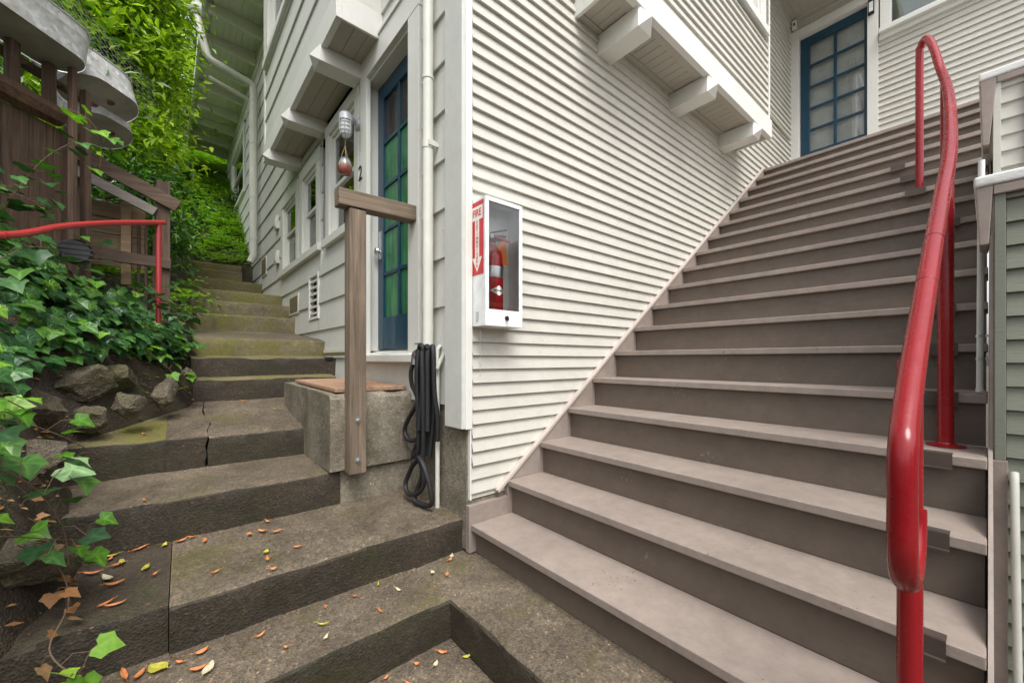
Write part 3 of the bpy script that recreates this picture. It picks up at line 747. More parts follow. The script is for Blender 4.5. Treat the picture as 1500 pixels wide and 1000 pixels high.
# ================================================================== concrete steps
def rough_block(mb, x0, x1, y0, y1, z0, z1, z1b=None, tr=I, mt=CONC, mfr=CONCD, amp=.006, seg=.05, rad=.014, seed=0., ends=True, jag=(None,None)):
    """step block: nose at y0 (front), top may rise to z1b at the back"""
    if z1b is None: z1b = z1
    nx = max(2, int((x1-x0)/seg)); ny = max(2, int((y1-y0)/.08)); nz = max(2, int((z1-z0)/.05))
    prof = [(y0, z0+(z1-rad-z0)*i/nz) for i in range(nz)] + [(y0, z1-rad), (y0+rad*.3, z1-rad*.3), (y0+rad, z1)]
    nf = len(prof)-2
    prof += [(y0+rad+(y1-y0-rad)*i/ny, z1+(z1b-z1)*i/ny) for i in range(1, ny+1)]
    vs = []
    for i in range(nx+1):
        x = x0+(x1-x0)*i/nx
        for j, (y, z) in enumerate(prof):
            js = jag[0] if i == 0 else jag[1] if i == nx else None
            if js is not None: x = (x0 if i == 0 else x1) + .03*noise.noise(Vector((js, y*4, z*9))) + .012*noise.noise(Vector((js, y*15, z*25)))
            q = Vector((x*3.1+seed, y*3.1, z*3.1+seed*.3))
            a = noise.noise(q)*amp*1.6 + noise.noise(q*5.3)*amp*.8
            chip = (max(0, noise.noise(Vector((x*6+seed*3, z1*9, 2.)))-.25)*.06+max(0, noise.noise(Vector((x*19+seed*3, z1*9, 7.)))-.2)*.03) if abs(j-nf) <= 1 else 0
            if j < nf: p = (x, y + a, z)
            elif j <= nf+1: p = (x, y + a*.7 + chip, z + a*.7 - chip*.7)
            else: p = (x, y, z + a*.6)
            vs.append(p)
    m = len(prof)
    fa = [(i*m+j, (i+1)*m+j, (i+1)*m+j+1, i*m+j+1) for i in range(nx) for j in range(nf)]
    fb = [(i*m+j, (i+1)*m+j, (i+1)*m+j+1, i*m+j+1) for i in range(nx) for j in range(nf, m-1)]
    o = len(mb.v)
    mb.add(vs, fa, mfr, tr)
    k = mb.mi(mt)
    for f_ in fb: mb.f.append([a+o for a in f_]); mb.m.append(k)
    if ends:
        # side faces
        for i, flip in ((0, True), (nx, False)):
            idx = [o+i*m+j for j in range(m)]
            mb.v.append(tr((x0 if i == 0 else x1, y1, z0))); e = len(mb.v)-1
            f_ = idx+[e]
            mb.f.append(f_[::-1] if flip else f_); mb.m.append(mb.mi(mfr))
    return mb
stair = thing('concrete_stairs', 'worn mossy concrete steps climbing between the house and the ivy bank', 'stairs', (-.7, 0, .4))
def step(*a, **k):
    w = MB(); rough_block(w, *a, **k)
    return w.build('step', None, stair, normals=False, smooth=True, angle=35)
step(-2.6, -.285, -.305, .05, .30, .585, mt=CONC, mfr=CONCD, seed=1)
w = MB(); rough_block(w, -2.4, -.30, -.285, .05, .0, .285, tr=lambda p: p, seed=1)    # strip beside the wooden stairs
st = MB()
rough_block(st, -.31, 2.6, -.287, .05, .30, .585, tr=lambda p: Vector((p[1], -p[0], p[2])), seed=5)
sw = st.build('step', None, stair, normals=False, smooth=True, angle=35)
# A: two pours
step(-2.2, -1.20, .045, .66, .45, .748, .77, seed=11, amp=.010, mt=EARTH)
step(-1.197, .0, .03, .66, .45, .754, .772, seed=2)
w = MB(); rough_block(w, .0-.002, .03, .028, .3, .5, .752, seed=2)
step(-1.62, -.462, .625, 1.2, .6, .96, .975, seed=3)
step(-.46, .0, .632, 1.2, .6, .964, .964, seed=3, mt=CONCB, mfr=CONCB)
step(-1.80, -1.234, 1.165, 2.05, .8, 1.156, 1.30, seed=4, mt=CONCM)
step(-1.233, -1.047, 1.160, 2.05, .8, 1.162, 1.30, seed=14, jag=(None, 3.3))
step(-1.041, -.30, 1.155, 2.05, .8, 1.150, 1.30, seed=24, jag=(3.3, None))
UP = [(2.0,2.18,1.28,1.452,1.472,-.05), (2.15,2.5,1.45,1.618,1.64,.04), (2.48,3.7,1.6,1.79,1.925,.03), (3.68,4.0,1.9,2.105,2.13,-.01),
      (3.95,4.45,2.1,2.286,2.31,-.005), (4.42,5.95,2.28,2.478,2.66,.0), (5.88,6.25,2.6,2.85,2.88,.01), (6.2,6.55,2.8,3.05,3.08,-.25), (6.5,6.9,3.0,3.215,3.25,-.22)]
for i, (ya, yb, za, zb_, zc, xr) in enumerate(UP):
    xl_ = -1.05+(.04 if i == 3 else 0)+rnd.uniform(-.015,.015)
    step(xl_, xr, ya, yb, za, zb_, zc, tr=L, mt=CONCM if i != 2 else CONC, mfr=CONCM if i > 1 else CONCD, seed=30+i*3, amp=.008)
# landing block
lb = MB()
rough_block(lb, -.512, -.004, .605, 1.75, .968, 1.405, 1.425, tr=L, mt=CONCB, mfr=CONCB, seed=50, amp=.007, rad=.03)
tag(lb.build('landing_block', None, normals=False, smooth=True, angle=35, loc=L((-.25,1.2,.95))), 'raised pale concrete landing block below the blue side door', 'landing')
w = MB(); w.hexa([L(p) for p in ((-.47,.655,1.41),(-.03,.655,1.408),(-.03,1.6,1.43),(-.47,1.6,1.43),(-.47,.655,1.436),(-.03,.655,1.434),(-.03,1.6,1.452),(-.47,1.6,1.452))])
tag(w.build('door_mat', TERRA, bevel=.006, loc=L((-.25,1.1,1.42))), 'terracotta coloured mat lying on the concrete landing block', 'door mat')
# little painted rail stop and pipe on the step
w = MB(); w.box(-.10,-.03,2.14,2.22,1.60,1.628,tr=L); tag(w.build('metal_bracket', BLACKM, bevel=.003, loc=L((-.06,2.18,1.6))), 'small dark metal bracket on the right end of a mossy step', 'bracket')

# wooden hand post beside the landing
hp = thing('wooden_handrail', 'weathered timber handrail post bolted to the concrete landing block', 'handrail', L((-.385,.575,.955)))
w = MB(); w.box(-.432,-.338,.525,.612,.955,2.452,tr=L); w.build('post', GREYW, hp, bevel=.005)
w = MB(); w.beam((-.49,.565,2.503),(-.012,.553,2.512),.09,.092,tr=L); w.build('rail', GREYWX, hp, bevel=.006)
for z in (1.035, 1.26):
    w = MB(); w.lathe([(.017,0),(.017,-.003)], 16, (-.387,.525,z), tr=L, axis='y'); w.lathe([(.009,-.003),(.009,-.014),(.006,-.017)], 6, (-.387,.525,z), tr=L, axis='y'); w.build('bolt', CHROME, hp, smooth=True)

# ================================================================== wooden stairs
ws = thing('wooden_stairs', 'taupe painted wooden staircase rising along the clapboard wall', 'stairs', (0,-.9,.585))
YL, YR = -.034, -1.762
for k in range(1, 19):
    x = XN(k); z = ZN(k); j = rnd.uniform(-.002,.002)
    deep = RUN+.03 if k < 18 else 1.05
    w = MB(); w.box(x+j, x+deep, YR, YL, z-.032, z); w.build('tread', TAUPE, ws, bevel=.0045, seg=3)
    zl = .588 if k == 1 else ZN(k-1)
    w = MB(); w.box(x+.030, x+.046, YR+.004, YL-.004, zl+.0005, z-.0325); w.build('riser', TAUPE_SHADE, ws)
w = MB()   # wall skirt: sloping board with a cap moulding
za = lambda x: Z1 + .7493*x
P = [(.246,-.033,za(.246)-.30),(4.6,-.033,za(4.6)-.30),(4.6,-.002,za(4.6)-.30),(.246,-.002,za(.246)-.30),(.246,-.033,za(.246)+.005),(4.22,-.033,za(4.22)+.005),(4.22,-.002,za(4.22)+.005),(.246,-.002,za(.246)+.005)]
w.hexa(P); w.box(-.012,.245,-.033,-.002,.59,.835)
w.build('skirt_board', TAUPE, ws, bevel=.002)
w = MB(); w.beam((.175,-.024,za(.175)+.006),(4.22,-.024,za(4.22)+.006),.036,.020); w.build('skirt_cap', paint('pale_taupe', (.46,.40,.36), .55), ws, bevel=.004)
w = MB(); w.hexa([(.86,-1.764,.59),(4.4,-1.764,za(4.4)-.4),(4.4,-1.771,za(4.4)-.4),(.86,-1.771,.59),(.86,-1.764,za(.86)-.03),(4.4,-1.764,za(4.4)-.03),(4.4,-1.771,za(4.4)-.03),(.86,-1.771,za(.86)-.03)])
w.hexa([(.03,-1.764,.59),(.86,-1.764,.59),(.86,-1.773,.59),(.03,-1.773,.59),(.03,-1.764,za(.03)-.034),(.86,-1.764,za(.86)-.034),(.86,-1.773,za(.86)-.034),(.03,-1.773,za(.03)-.034)])
w.build('stringer', TAUPE, ws)
for k, (a, b) in {2:(-1.655,-1.70), 3:(-1.60,-1.695), 4:(-1.60,-1.69), 5:(-1.60,-1.695), 6:(-1.60,-1.685), 7:(-1.60,-1.67), 10:(-1.56,-1.66), 12:(-1.39,-1.49), 13:(-1.34,-1.42), 14:(-1.26,-1.34)}.items():
    x = XN(k); z = ZN(k)
    w = MB(); w.box(x-.006,x-.0015,b,a,z-.045,z+.004); w.box(x-.0015,x+.03,b,a,z+.0015,z+.005); w.box(x-.016,x-.006,b,a,z-.045,z-.040)
    w.build('nosing_clip', simple('clip_metal', (.085,.065,.055), .5, .4) if 'clip_metal' not in MATS else MATS['clip_metal'], ws)

# red tubular handrail
rr_ = thing('red_handrail', 'glossy red tubular handrail climbing the taupe wooden stairs', 'handrail', (.06,-1.66,Z1))
PR = .0212
rail = [(-.054+.11*math.cos(math.pi*k/12), -1.661-.005*k/12*1., 1.28-.11*math.sin(math.pi*k/12)) for k in range(13)] + [(-.164,-1.666,1.33),(-.164,-1.666,1.39),(-.160,-1.666,1.425),(-.148,-1.666,1.452),(-.122,-1.665,1.476),(-.06,-1.664,1.525),
        (.096,-1.663,1.641),(.543,-1.664,1.976),(.792,-1.666,2.162),(1.12,-1.668,2.408),(1.607,-1.648,2.773),(2.043,-1.616,3.099),(2.454,-1.570,3.407),(2.68,-1.53,3.66),(2.77,-1.50,3.79),(2.815,-1.475,3.83),(2.835,-1.455,3.79),(2.836,-1.45,3.70),(2.836,-1.45,2.775)]
w = MB(); w.tube(smooth_pts(rail, 7), PR, 20); w.build('rail', RED, rr_, smooth=True)
def post(x, y, z0, z1, flange=True):
    w = MB(); w.tube([(x,y,z0),(x,y,z1)], PR, 18); w.build('post', RED, rr_, smooth=True)
    if flange:
        w = MB(); w.lathe([(.050,z0+.001),(.050,z0+.005),(.026,z0+.009),(.023,z0+.014)], 24, (x,y,0)); w.build('flange', RED, rr_, smooth=True)
post(.06, -1.655, Z1+.001, 1.60); post(.932, -1.666, ZN(4)+.001, 2.255); post(2.10, -1.61, ZN(9)+.001, 3.12)
w = MB(); w.box(2.74,2.90,-1.52,-1.39,ZN(12)+.0055,ZN(12)+.012); w.build('base_plate', MATS['clip_metal'], rr_, bevel=.002)
w = MB(); w.tube([(.50,-1.664,1.944),(.504,-1.664,1.947)], PR+.0006, 20); w.tube([(.30,-1.663,1.794),(.303,-1.663,1.797)], PR+.0006, 20); w.build('weld_seam', simple('seam_red', (.16,.006,.008), .4), rr_)

# right-hand guard wall
gw = thing('stair_guard_wall', 'stepped half wall of painted siding beside the wooden stairs', 'wall', (.83,-2.5,.3))
G1, G2 = .83, 1.75
m1 = lambda s, z, o: Vector((G1-o, s, z)); m2 = lambda s, z, o: Vector((G2-o, s, z))
w = MB(); siding(w, m1, -4.6, -1.80, .25, 2.13, .0733, .27, .013, seed=21); w.box(G1+.004,G2+.01,-4.6,-1.80,.25,2.15); w.build('siding', SAGE, gw, normals=False)
w = MB(); siding(w, m2, -4.6, -1.80, 2.19, 2.89, .0733, 2.19, .013, [(-3.0,-1.87,2.2,2.9)], seed=22); w.box(G2+.004,4.4,-4.6,-1.80,.3,2.89); w.build('siding', CREAM, gw, normals=False)
w = MB(); w.box(G1-.022,G1+.02,-1.799,-1.776,1.285,2.13); w.build('corner_board', SAGE, gw, bevel=.002)
w = MB(); w.box(G2-.022,G2+.02,-1.80,-1.776,2.20,2.89); w.build('corner_board', CREAM, gw, bevel=.002)
w = MB(); w.box(G1-.026,G1+.02,-1.803,-1.7575,.3,1.285); w.box(G1-.012,G1+.015,-1.776,-1.766,1.285,2.0); w.build('end_board', TAUPE, gw, bevel=.002)
def cap(x0, x1, z):
    w = MB(); w.box(x0-.035, x1, -4.6, -1.733, z, z+.035); return w.build('cap', CAPW, gw, bevel=.010, seg=3)
cap(G1, G2-.03, 2.150); cap(G2, 4.4, 2.905)
def drop(x, z0, z1, s):
    w = MB(); w.hexa([(x-.03,-1.745,z0),(x+.1,-1.745,z0),(x+.1,-1.765,z0),(x-.03,-1.765,z0),(x-.03,-1.738,z1),(x+.1,-1.738,z1),(x+.1,-1.738-s,z1),(x-.03,-1.738-s,z1)])
    w.box(x-.031,x-.001,-2.9,-1.738-s,z1-.03,z1-.001)
    w.build('cap_bracket', TAUPE, gw, bevel=.003)
drop(G1, 1.965, 2.149, .036); drop(G2, 2.60, 2.904, .05)
w = MB(); w.box(G2-.03,G2+.02,-2.9,-1.87,2.22,2.87); wf = w.build('window_frame', BLACKM, gw)
w = MB(); w.box(G2-.034,G2-.0305,-2.85,-1.895,2.25,2.84); w.build('screen', DARKROOM, wf)
cd = thing('conduit_pipe', 'grey white conduit pipe clipped beside the right ends of the treads', 'pipe', (1.0,-1.744,1.49))
w = MB(); w.tube([(1.0,-1.744,1.49),(1.0,-1.748,2.3)], .0085, 12); w.tube([(1.0,-1.744,1.487),(1.0,-1.744,1.50)], .010, 12); w.build('tube', PVC, cd, smooth=True)
for z in (1.60, 1.68): 
    w = MB(); w.tube([(1.0,-1.744,z),(1.0,-1.744,z+.008)], .0098, 12); w.box(.998,1.003,-1.775,-1.757,z,z+.008); w.build('clip', CHROME, cd)
w = MB(); w.tube([(.79,-1.825,.3),(.79,-1.817,1.0),(.79,-1.815,1.235),(.80,-1.815,1.255)], .0095, 12)
tag(w.build('vertical_pipe', PIPEW, smooth=True, loc=(.79,-1.82,.3)), 'pale green capped pipe standing against the sage half wall', 'pipe')

# ================================================================== ground, bank, hillside
def lerp(tab, y):
    if y <= tab[0][0]: return tab[0][1]
    for (a, b), (c, d_) in zip(tab, tab[1:]):
        if y <= c: return b+(d_-b)*(y-a)/(c-a)
    return tab[-1][1]
PT = [(-9,.40),(-.35,.40),(-.25,.56),(.0,.60),(.1,.74),(.58,.78),(.66,.94),(1.1,.98),(1.22,1.14),(2.0,1.28),(2.2,1.50),(2.55,1.74),(3.7,1.98),(4.5,2.40),(6.5,3.1),(6.9,3.3),(12,7.1),(26,16)]
def xe(y): return lerp([(-9,-2.3),(-.6,-2.0),(-.2,-1.62),(.4,-1.47),(1.0,-1.55),(1.18,-1.64),(1.85,-1.10),(2.0,-1.07),(30,-1.07)], y)
def bank(x, y):
    p = lerp(PT, y); e = xe(y) - x
    if y > 6.9 and x < .2: e = max(e, .0)
    wall = lerp([(-3,.5),(1.7,.40),(2.1,.16),(6,.25),(7.2,.0)], y)
    if e <= -.05: h = p-.32 if y < 6.85 else p-.02
    elif e <= 0: h = (p-.32 if y < 6.85 else p)*(-e/.05) + (p-.03)*(1+e/.05)
    else:
        h = p-.03 + wall*min(1, e/.16) + (min(max(0, e-.16),1.5)+.12*max(0, e-1.66))*lerp([(-2,.75),(1.9,.9),(2.3,.55),(5,.8),(8,.35)], y)*(1 if e < 1.1 else 1)
    if e > .05:
        q = Vector((x*2.2, y*2.2, 0))
        h += noise.noise(q)*.05 + noise.noise(q*4)*.03 + noise.noise(q*11)*.012
    return h
def axis(segs):
    out = []
    for a, b, n in segs: out += [a+(b-a)*i/n for i in range(n)]
    out.append(segs[-1][1]); return out
gx = axis([(-30,-6,12),(-6,-2.8,16),(-2.8,-.95,46),(-.95,.25,6)])
gy = axis([(-9,-1.5,15),(-1.5,2.6,90),(2.6,7.5,40),(7.5,13,22),(13,30,17)])
w = MB()
vs = [(x, y, bank(x, y)) for x in gx for y in gy]; ny = len(gy)
w.add(vs, [(i*ny+j, (i+1)*ny+j, (i+1)*ny+j+1, i*ny+j+1) for i in range(len(gx)-1) for j in range(ny-1) if not (gx[i+1] > -.5 and gy[j] < 6.3)])
tag(w.build('hillside', EARTH, smooth='all', normals=False), 'dark earth bank rising left of the concrete steps', 'hillside', kind='structure')
w = MB(); w.box(-120,120,-120,120,.2,.372); tag(w.build('ground', EARTH), 'bare earth ground around the house', 'ground', kind='structure')
w = MB()
rough_block(w, -2.6, -.285, -3.6, -.28, .36, .417, mt=CONC, mfr=CONCD, seed=70, ends=False)
tag(w.build('pavement', None, normals=False, smooth='all'), 'concrete pavement at the foot of the steps', 'pavement', kind='structure')
w = MB(); w.box(-8,6,-9,-3.6,.36,.41); tag(w.build('path', CONC), 'concrete path behind the viewpoint', 'path', kind='structure')

# rocks
def rock(c, r, seed, label):
    bm = bmesh.new(); bmesh.ops.create_icosphere(bm, subdivisions=5, radius=1)
    for v in bm.verts:
        q = v.co.copy()
        for k in range(14):       # facet planes
            rr2 = random.Random(seed*31+k); n = Vector((rr2.uniform(-1,1), rr2.uniform(-1,1), rr2.uniform(-1,1))).normalized()
            dd = q.dot(n)-rr2.uniform(.55,.8)
            if dd > 0: q -= n*dd
        sd_ = Vector((seed*1.7,0,0))
        q *= 1.08+.16*noise.noise(v.co*1.7+sd_)+.07*noise.noise(v.co*5+sd_)+.03*noise.noise(v.co*13+sd_)
        v.co = Vector((q.x*r[0], q.y*r[1], q.z*r[2]))*.9
    me = bpy.data.meshes.new('rock'); bm.to_mesh(me); bm.free(); me.materials.append(ROCK)
    me.polygons.foreach_set('use_smooth', [True]*len(me.polygons)); me.set_sharp_from_angle(angle=R(28))
    o = bpy.data.objects.new('rock', me); COL.objects.link(o); o.location = (c[0]+.02, c[1]-.09, c[2]+.0); o.rotation_euler = (rnd.uniform(-.3,.3), rnd.uniform(-.3,.3), rnd.uniform(0,6))
    tag(o, label, 'rock', 'rocks of the ivy bank')
for i, (c, r, l) in enumerate([
    ((-1.60,1.47,1.475),(.15,.12,.115),'large rounded rock jutting from the bank, biggest of the rocks'),
    ((-1.47,1.58,1.50),(.11,.09,.085),'squat rock right of the largest rock, touching the ivy'),
    ((-1.42,1.40,1.345),(.09,.085,.10),'upright rock below the squat rock, beside the step edge'),
    ((-1.27,1.62,1.38),(.07,.07,.12),'leaning brown rock nearest the upper mossy steps'),
    ((-1.72,1.16,1.36),(.16,.13,.12),'wide low rock with roots, left under the largest rock'),
    ((-1.86,1.40,1.56),(.17,.12,.12),'dark rock up under the ivy at the left edge'),
    ((-1.66,.82,1.20),(.13,.12,.09),'flat topped rock beside the left end of the third step'),
    ((-1.56,1.36,1.27),(.10,.08,.09),'half buried rock under the largest rock'),
    ((-1.60,.36,.93),(.14,.15,.12),'low dark rock among dry leaves by the second step'),
    ((-1.64,-.10,.72),(.15,.14,.10),'bottom rock in the lower left corner'),
    ((-1.16,1.90,1.46),(.06,.09,.10),'small dark rock against the fifth step'),
    ((-1.62,1.70,1.66),(.12,.08,.06),'thin slab rock just beneath the hanging ivy')]): rock(c, r, i+3, l)

# ------------------------------------------------------------------ leaves
def diamond(mb_v, mb_f, c, n, d, ln, wd, fold=.25):
    s = n.cross(d).normalized(); o = len(mb_v)
    mb_v += [c, c+d*ln*.45+s*wd*.5+n*fold*wd, c+d*ln, c+d*ln*.45-s*wd*.5+n*fold*wd, c+d*ln*.5]
    mb_f += [(o,o+1,o+4), (o+1,o+2,o+4), (o+2,o+3,o+4), (o+3,o,o+4)]
LOBES = [(0,.02),(.20,-.12),(.46,-.10),(.50,.10),(.60,.36),(.36,.52),(.0,1.0),(-.36,.52),(-.60,.36),(-.50,.10),(-.46,-.10),(-.20,-.12)]
RIB = [.8,.3,.75,.2,.8,.25,1,.25,.8,.2,.75,.3]
def ivyleaf(V, F, c, n, d, s, rr2, A=None):
    """five lobed leaf, slightly cupped, each lobe creased along its own rib"""
    sd = n.cross(d).normalized(); o = len(V)
    cup = rr2.uniform(-.05,.28); droop = rr2.uniform(.05,.45); lob = rr2.uniform(.8,1.1); tw = rr2.uniform(-.15,.15)
    k = len(LOBES)
    def P(a, b, e=0.):
        return c + sd*a*s*lob + d*b*s + n*((abs(a)*cup - max(0, b-.2)**2*droop + a*tw + e)*s)
    V.append(P(0,.26,-.01))
    for f in (.5, 1.):
        for q, (a, b) in enumerate(LOBES):
            V.append(P(a*f, .26+(b-.26)*f, -.022 if (f == .5 and RIB[q] > .5) else (.012 if f == .5 else 0)))
    if A is not None:
        A.append(1.)
        A += [.5+.5*r_ if r_ > .5 else .12 for r_ in RIB] + [.45+.2*r_ if r_ > .5 else .3 for r_ in RIB]
    for i in range(k):
        j = (i+1) % k
        F.append((o, o+1+i, o+1+j)); F.append((o+1+i, o+1+k+i, o+1+k+j, o+1+j))
def rdir(r_): 
    z = r_.uniform(-1,1); a = r_.uniform(0,2*math.pi); q = math.sqrt(1-z*z)
    return Vector((q*math.cos(a), q*math.sin(a), z))
# ivy carpet on the bank
rI = random.Random(21); V, F, VY, FY, AV, AY = [], [], [], [], [], []
def scatter(n, xr, yr, keep, size=(.055,.105), up=(.0,.12)):
    k = 0; tries = 0
    while k < n and tries < n*30:
        tries += 1
        x = rI.uniform(*xr); y = rI.uniform(*yr); e = xe(y)-x
        if not keep(x, y, e): continue
        h = bank(x, y); g = .02
        nx = (bank(x-g, y)-bank(x+g, y))/(2*g); ny_ = (bank(x, y-g)-bank(x, y+g))/(2*g)
        nn = Vector((nx, ny_, 1)).normalized()
        lift = rI.uniform(*up)
        c = Vector((x, y, h)) + nn*lift
        nrm = (nn*.5 + Vector((.45,-.45,.75)) + rdir(rI)*.55).normalized()
        d = (Vector((.5,-.5,-.9)) + rdir(rI)*.8); d = (d - nrm*d.dot(nrm)).normalized()
        s = rI.uniform(*size)
        yel = rI.random() < .07
        ivyleaf(VY if yel else V, FY if yel else F, c, nrm, d, s, rI, AY if yel else AV); k += 1
top = lambda x, y, e: e > .16+.10*noise.noise(Vector((x*3, y*3, 5))) and bank(x, y) > lerp([(-3,1.0),(.3,1.25),(.9,1.50),(1.4,1.58),(1.9,1.6),(2.4,1.7)], y)-.06
scatter(2300, (-2.6,-1.1), (.9,2.45), top, size=(.05,.085), up=(.0,.2))
scatter(500, (-2.0,-1.15), (1.7,2.35), lambda x, y, e: e > .10 and bank(x, y) > 1.6, size=(.05,.08), up=(.02,.16))
scatter(450, (-3.0,-1.7), (-1.2,1.0), lambda x, y, e: e > .22, up=(.02,.2))
scatter(700, (-3.2,-1.06), (2.3,6.5), lambda x, y, e: e > .02, size=(.05,.08), up=(.02,.16))
w = MB(); w.v = V; w.f = F; w.m = [0]*len(F); w.att = AV
tag(w.build('ivy', IVY, normals=False), 'dark green ivy covering the bank above the rocks', 'ivy', kind='stuff')
w = MB(); w.v = VY; w.f = FY; w.m = [0]*len(FY); w.att = AY
tag(w.build('young_ivy', IVYY, normals=False), 'scattered lime green young ivy leaves over the bank', 'ivy', kind='stuff')
# hanging vines with stems, each a thing of its own
def vine(name, label, pts, n, size, mat, seed, spread=.06, stem=.002):
    r2 = random.Random(seed); sp = smooth_pts(pts, 6)
    t = thing(name, label, 'vine', pts[0])
    w = MB(); w.tube(sp, stem, 5)
    V, F, A_ = [], [], []
    for i in range(n):
        p = sp[int((i+.5)/n*(len(sp)-1))]
        q = p + rdir(r2)*spread + Vector((0,0,.02))
        w.tube([p, (p+q)/2+Vector((0,0,.015)), q], stem*.55, 4)
        nrm = (Vector((.15,-.15,.95))+rdir(r2)*.55).normalized(); d = Vector((.5,-.3,-.7))+rdir(r2)*.7; d = (d-nrm*d.dot(nrm)).normalized()
        ivyleaf(V, F, q, nrm, d, r2.uniform(*size), r2, A_)
    w.build('stem', VINE, t, normals=False)
    m = MB(); m.v = V; m.f = F; m.m = [0]*len(F); m.att = A_
    m.build('leaves', mat, t, normals=False, smooth='all')
vine('ivy_vine', 'bright ivy vine trailing over the flat topped rock', [(-1.86,.45,1.35),(-1.66,.40,1.40),(-1.52,.42,1.33),(-1.42,.50,1.22)], 9, (.05,.075), IVYY, 1, .07)
vine('ivy_vine', 'ivy vine with long dark leaves at the lower left edge', [(-1.72,-.25,1.30),(-1.58,-.15,1.34),(-1.50,-.02,1.25),(-1.45,.08,1.08),(-1.44,.10,.95)], 18, (.055,.085), IVY, 2, .08)
vine('ivy_vine', 'lime ivy shoot reaching over the second concrete step', [(-1.75,.05,1.12),(-1.58,.10,1.08),(-1.46,.2,1.0),(-1.38,.28,.96)], 8, (.05,.075), IVYY, 3, .06)
vine('withered_vine', 'withered brown vine drooping over the bottom step edge', [(-1.56,.18,1.02),(-1.48,.20,.92),(-1.44,.10,.83),(-1.46,-.02,.76),(-1.40,-.10,.70)], 13, (.03,.05), DRY, 4, .05)
vine('leafy_sprig', 'fresh green sprig growing beside the bottom step', [(-1.45,-.12,.62),(-1.40,-.14,.70),(-1.37,-.18,.76)], 8, (.045,.065), LEAFF, 5, .04)
vine('ivy_vine', 'ivy strands climbing the dark vertical boards', [(-1.95,1.62,2.3),(-1.86,1.66,2.55),(-1.76,1.66,2.75),(-1.66,1.72,2.9)], 16, (.06,.10), IVY, 6, .08)
vine('ivy_vine', 'lime leaves hanging in front of the lower tub', [(-1.70,1.75,3.1),(-1.60,1.74,3.06),(-1.55,1.76,2.95),(-1.56,1.78,2.8)], 9, (.06,.09), IVYY, 7, .06)
vine('ivy_vine', 'ivy vine creeping along the red pipe railing', [(-1.85,1.1,2.0),(-1.75,1.25,2.15),(-1.65,1.5,2.2),(-1.55,1.7,2.2)], 16, (.07,.10), IVY, 8, .09)
vine('ivy_vine', 'trailing ivy shoot between the rocks and the steps', [(-1.40,1.62,1.72),(-1.30,1.66,1.62),(-1.20,1.70,1.50),(-1.14,1.75,1.38)], 11, (.05,.075), IVYY, 9, .05)
vine('ivy_vine', 'far left ivy vine hanging over the dark rock', [(-1.95,.9,1.75),(-1.85,.9,1.68),(-1.78,.92,1.55)], 8, (.07,.10), IVYY, 10, .06)

vine('ivy_vine', 'dense dark ivy strand at the far left edge above the second step', [(-1.85,-.1,1.55),(-1.70,-.05,1.50),(-1.60,.02,1.38),(-1.56,.08,1.22)], 20, (.055,.085), IVY, 11, .09)
vine('ivy_vine', 'lime ivy strand at the left edge level with the third step', [(-1.95,.25,1.62),(-1.80,.30,1.60),(-1.66,.34,1.50),(-1.58,.40,1.42)], 14, (.05,.08), IVYY, 12, .08)
vine('ivy_vine', 'dark ivy strand low at the left edge beside the bottom step', [(-1.75,-.45,1.02),(-1.62,-.42,.98),(-1.55,-.38,.86),(-1.52,-.34,.74)], 16, (.05,.08), IVY, 13, .08)
vine('withered_vine', 'dry brown vine curled against the second step end', [(-1.66,.42,1.1),(-1.56,.44,1.0),(-1.50,.40,.88),(-1.46,.34,.80)], 9, (.03,.045), DRY, 14, .05)
vine('ivy_vine', 'ivy tuft growing round the foot of the red railing post', [(-1.42,1.72,1.98),(-1.32,1.74,2.02),(-1.22,1.76,1.96),(-1.15,1.80,1.80)], 26, (.045,.075), IVY, 15, .08)
vine('ivy_vine', 'ivy strand climbing across the lower dark boards', [(-2.15,1.55,2.4),(-2.0,1.60,2.55),(-1.85,1.62,2.5),(-1.72,1.66,2.45)], 26, (.055,.085), IVY, 16, .10)
# trees and shrubs
def crown(V, F, blobs, n, ln, wd, seed, droop=.2, clumps=60, cs=.22):
    r2 = random.Random(seed)
    cl = []
    for i in range(clumps):
        c, rad = blobs[r2.randrange(len(blobs))]
        d = rdir(r2)*(r2.uniform(.35,1)**.5)
        cl.append((Vector(c)+Vector((d.x*rad[0], d.y*rad[1], d.z*rad[2])), rdir(r2), r2.uniform(.6,1.3)))
    for i in range(n):
        c, ax, k = cl[r2.randrange(clumps)]
        off = Vector((r2.gauss(0,1), r2.gauss(0,1), r2.gauss(0,.7)))*cs*k
        out = off.normalized()
        nrm = (Vector((0,0,.9))+rdir(r2)*.9+out*.3).normalized()
        d = out*.7+rdir(r2)*.7+Vector((0,0,-droop)); d = (d-nrm*d.dot(nrm))
        if d.length < .01: continue
        l = ln*r2.uniform(.6,1.3)
        diamond(V, F, c+off, nrm, d.normalized(), l, l*wd)
    return cl
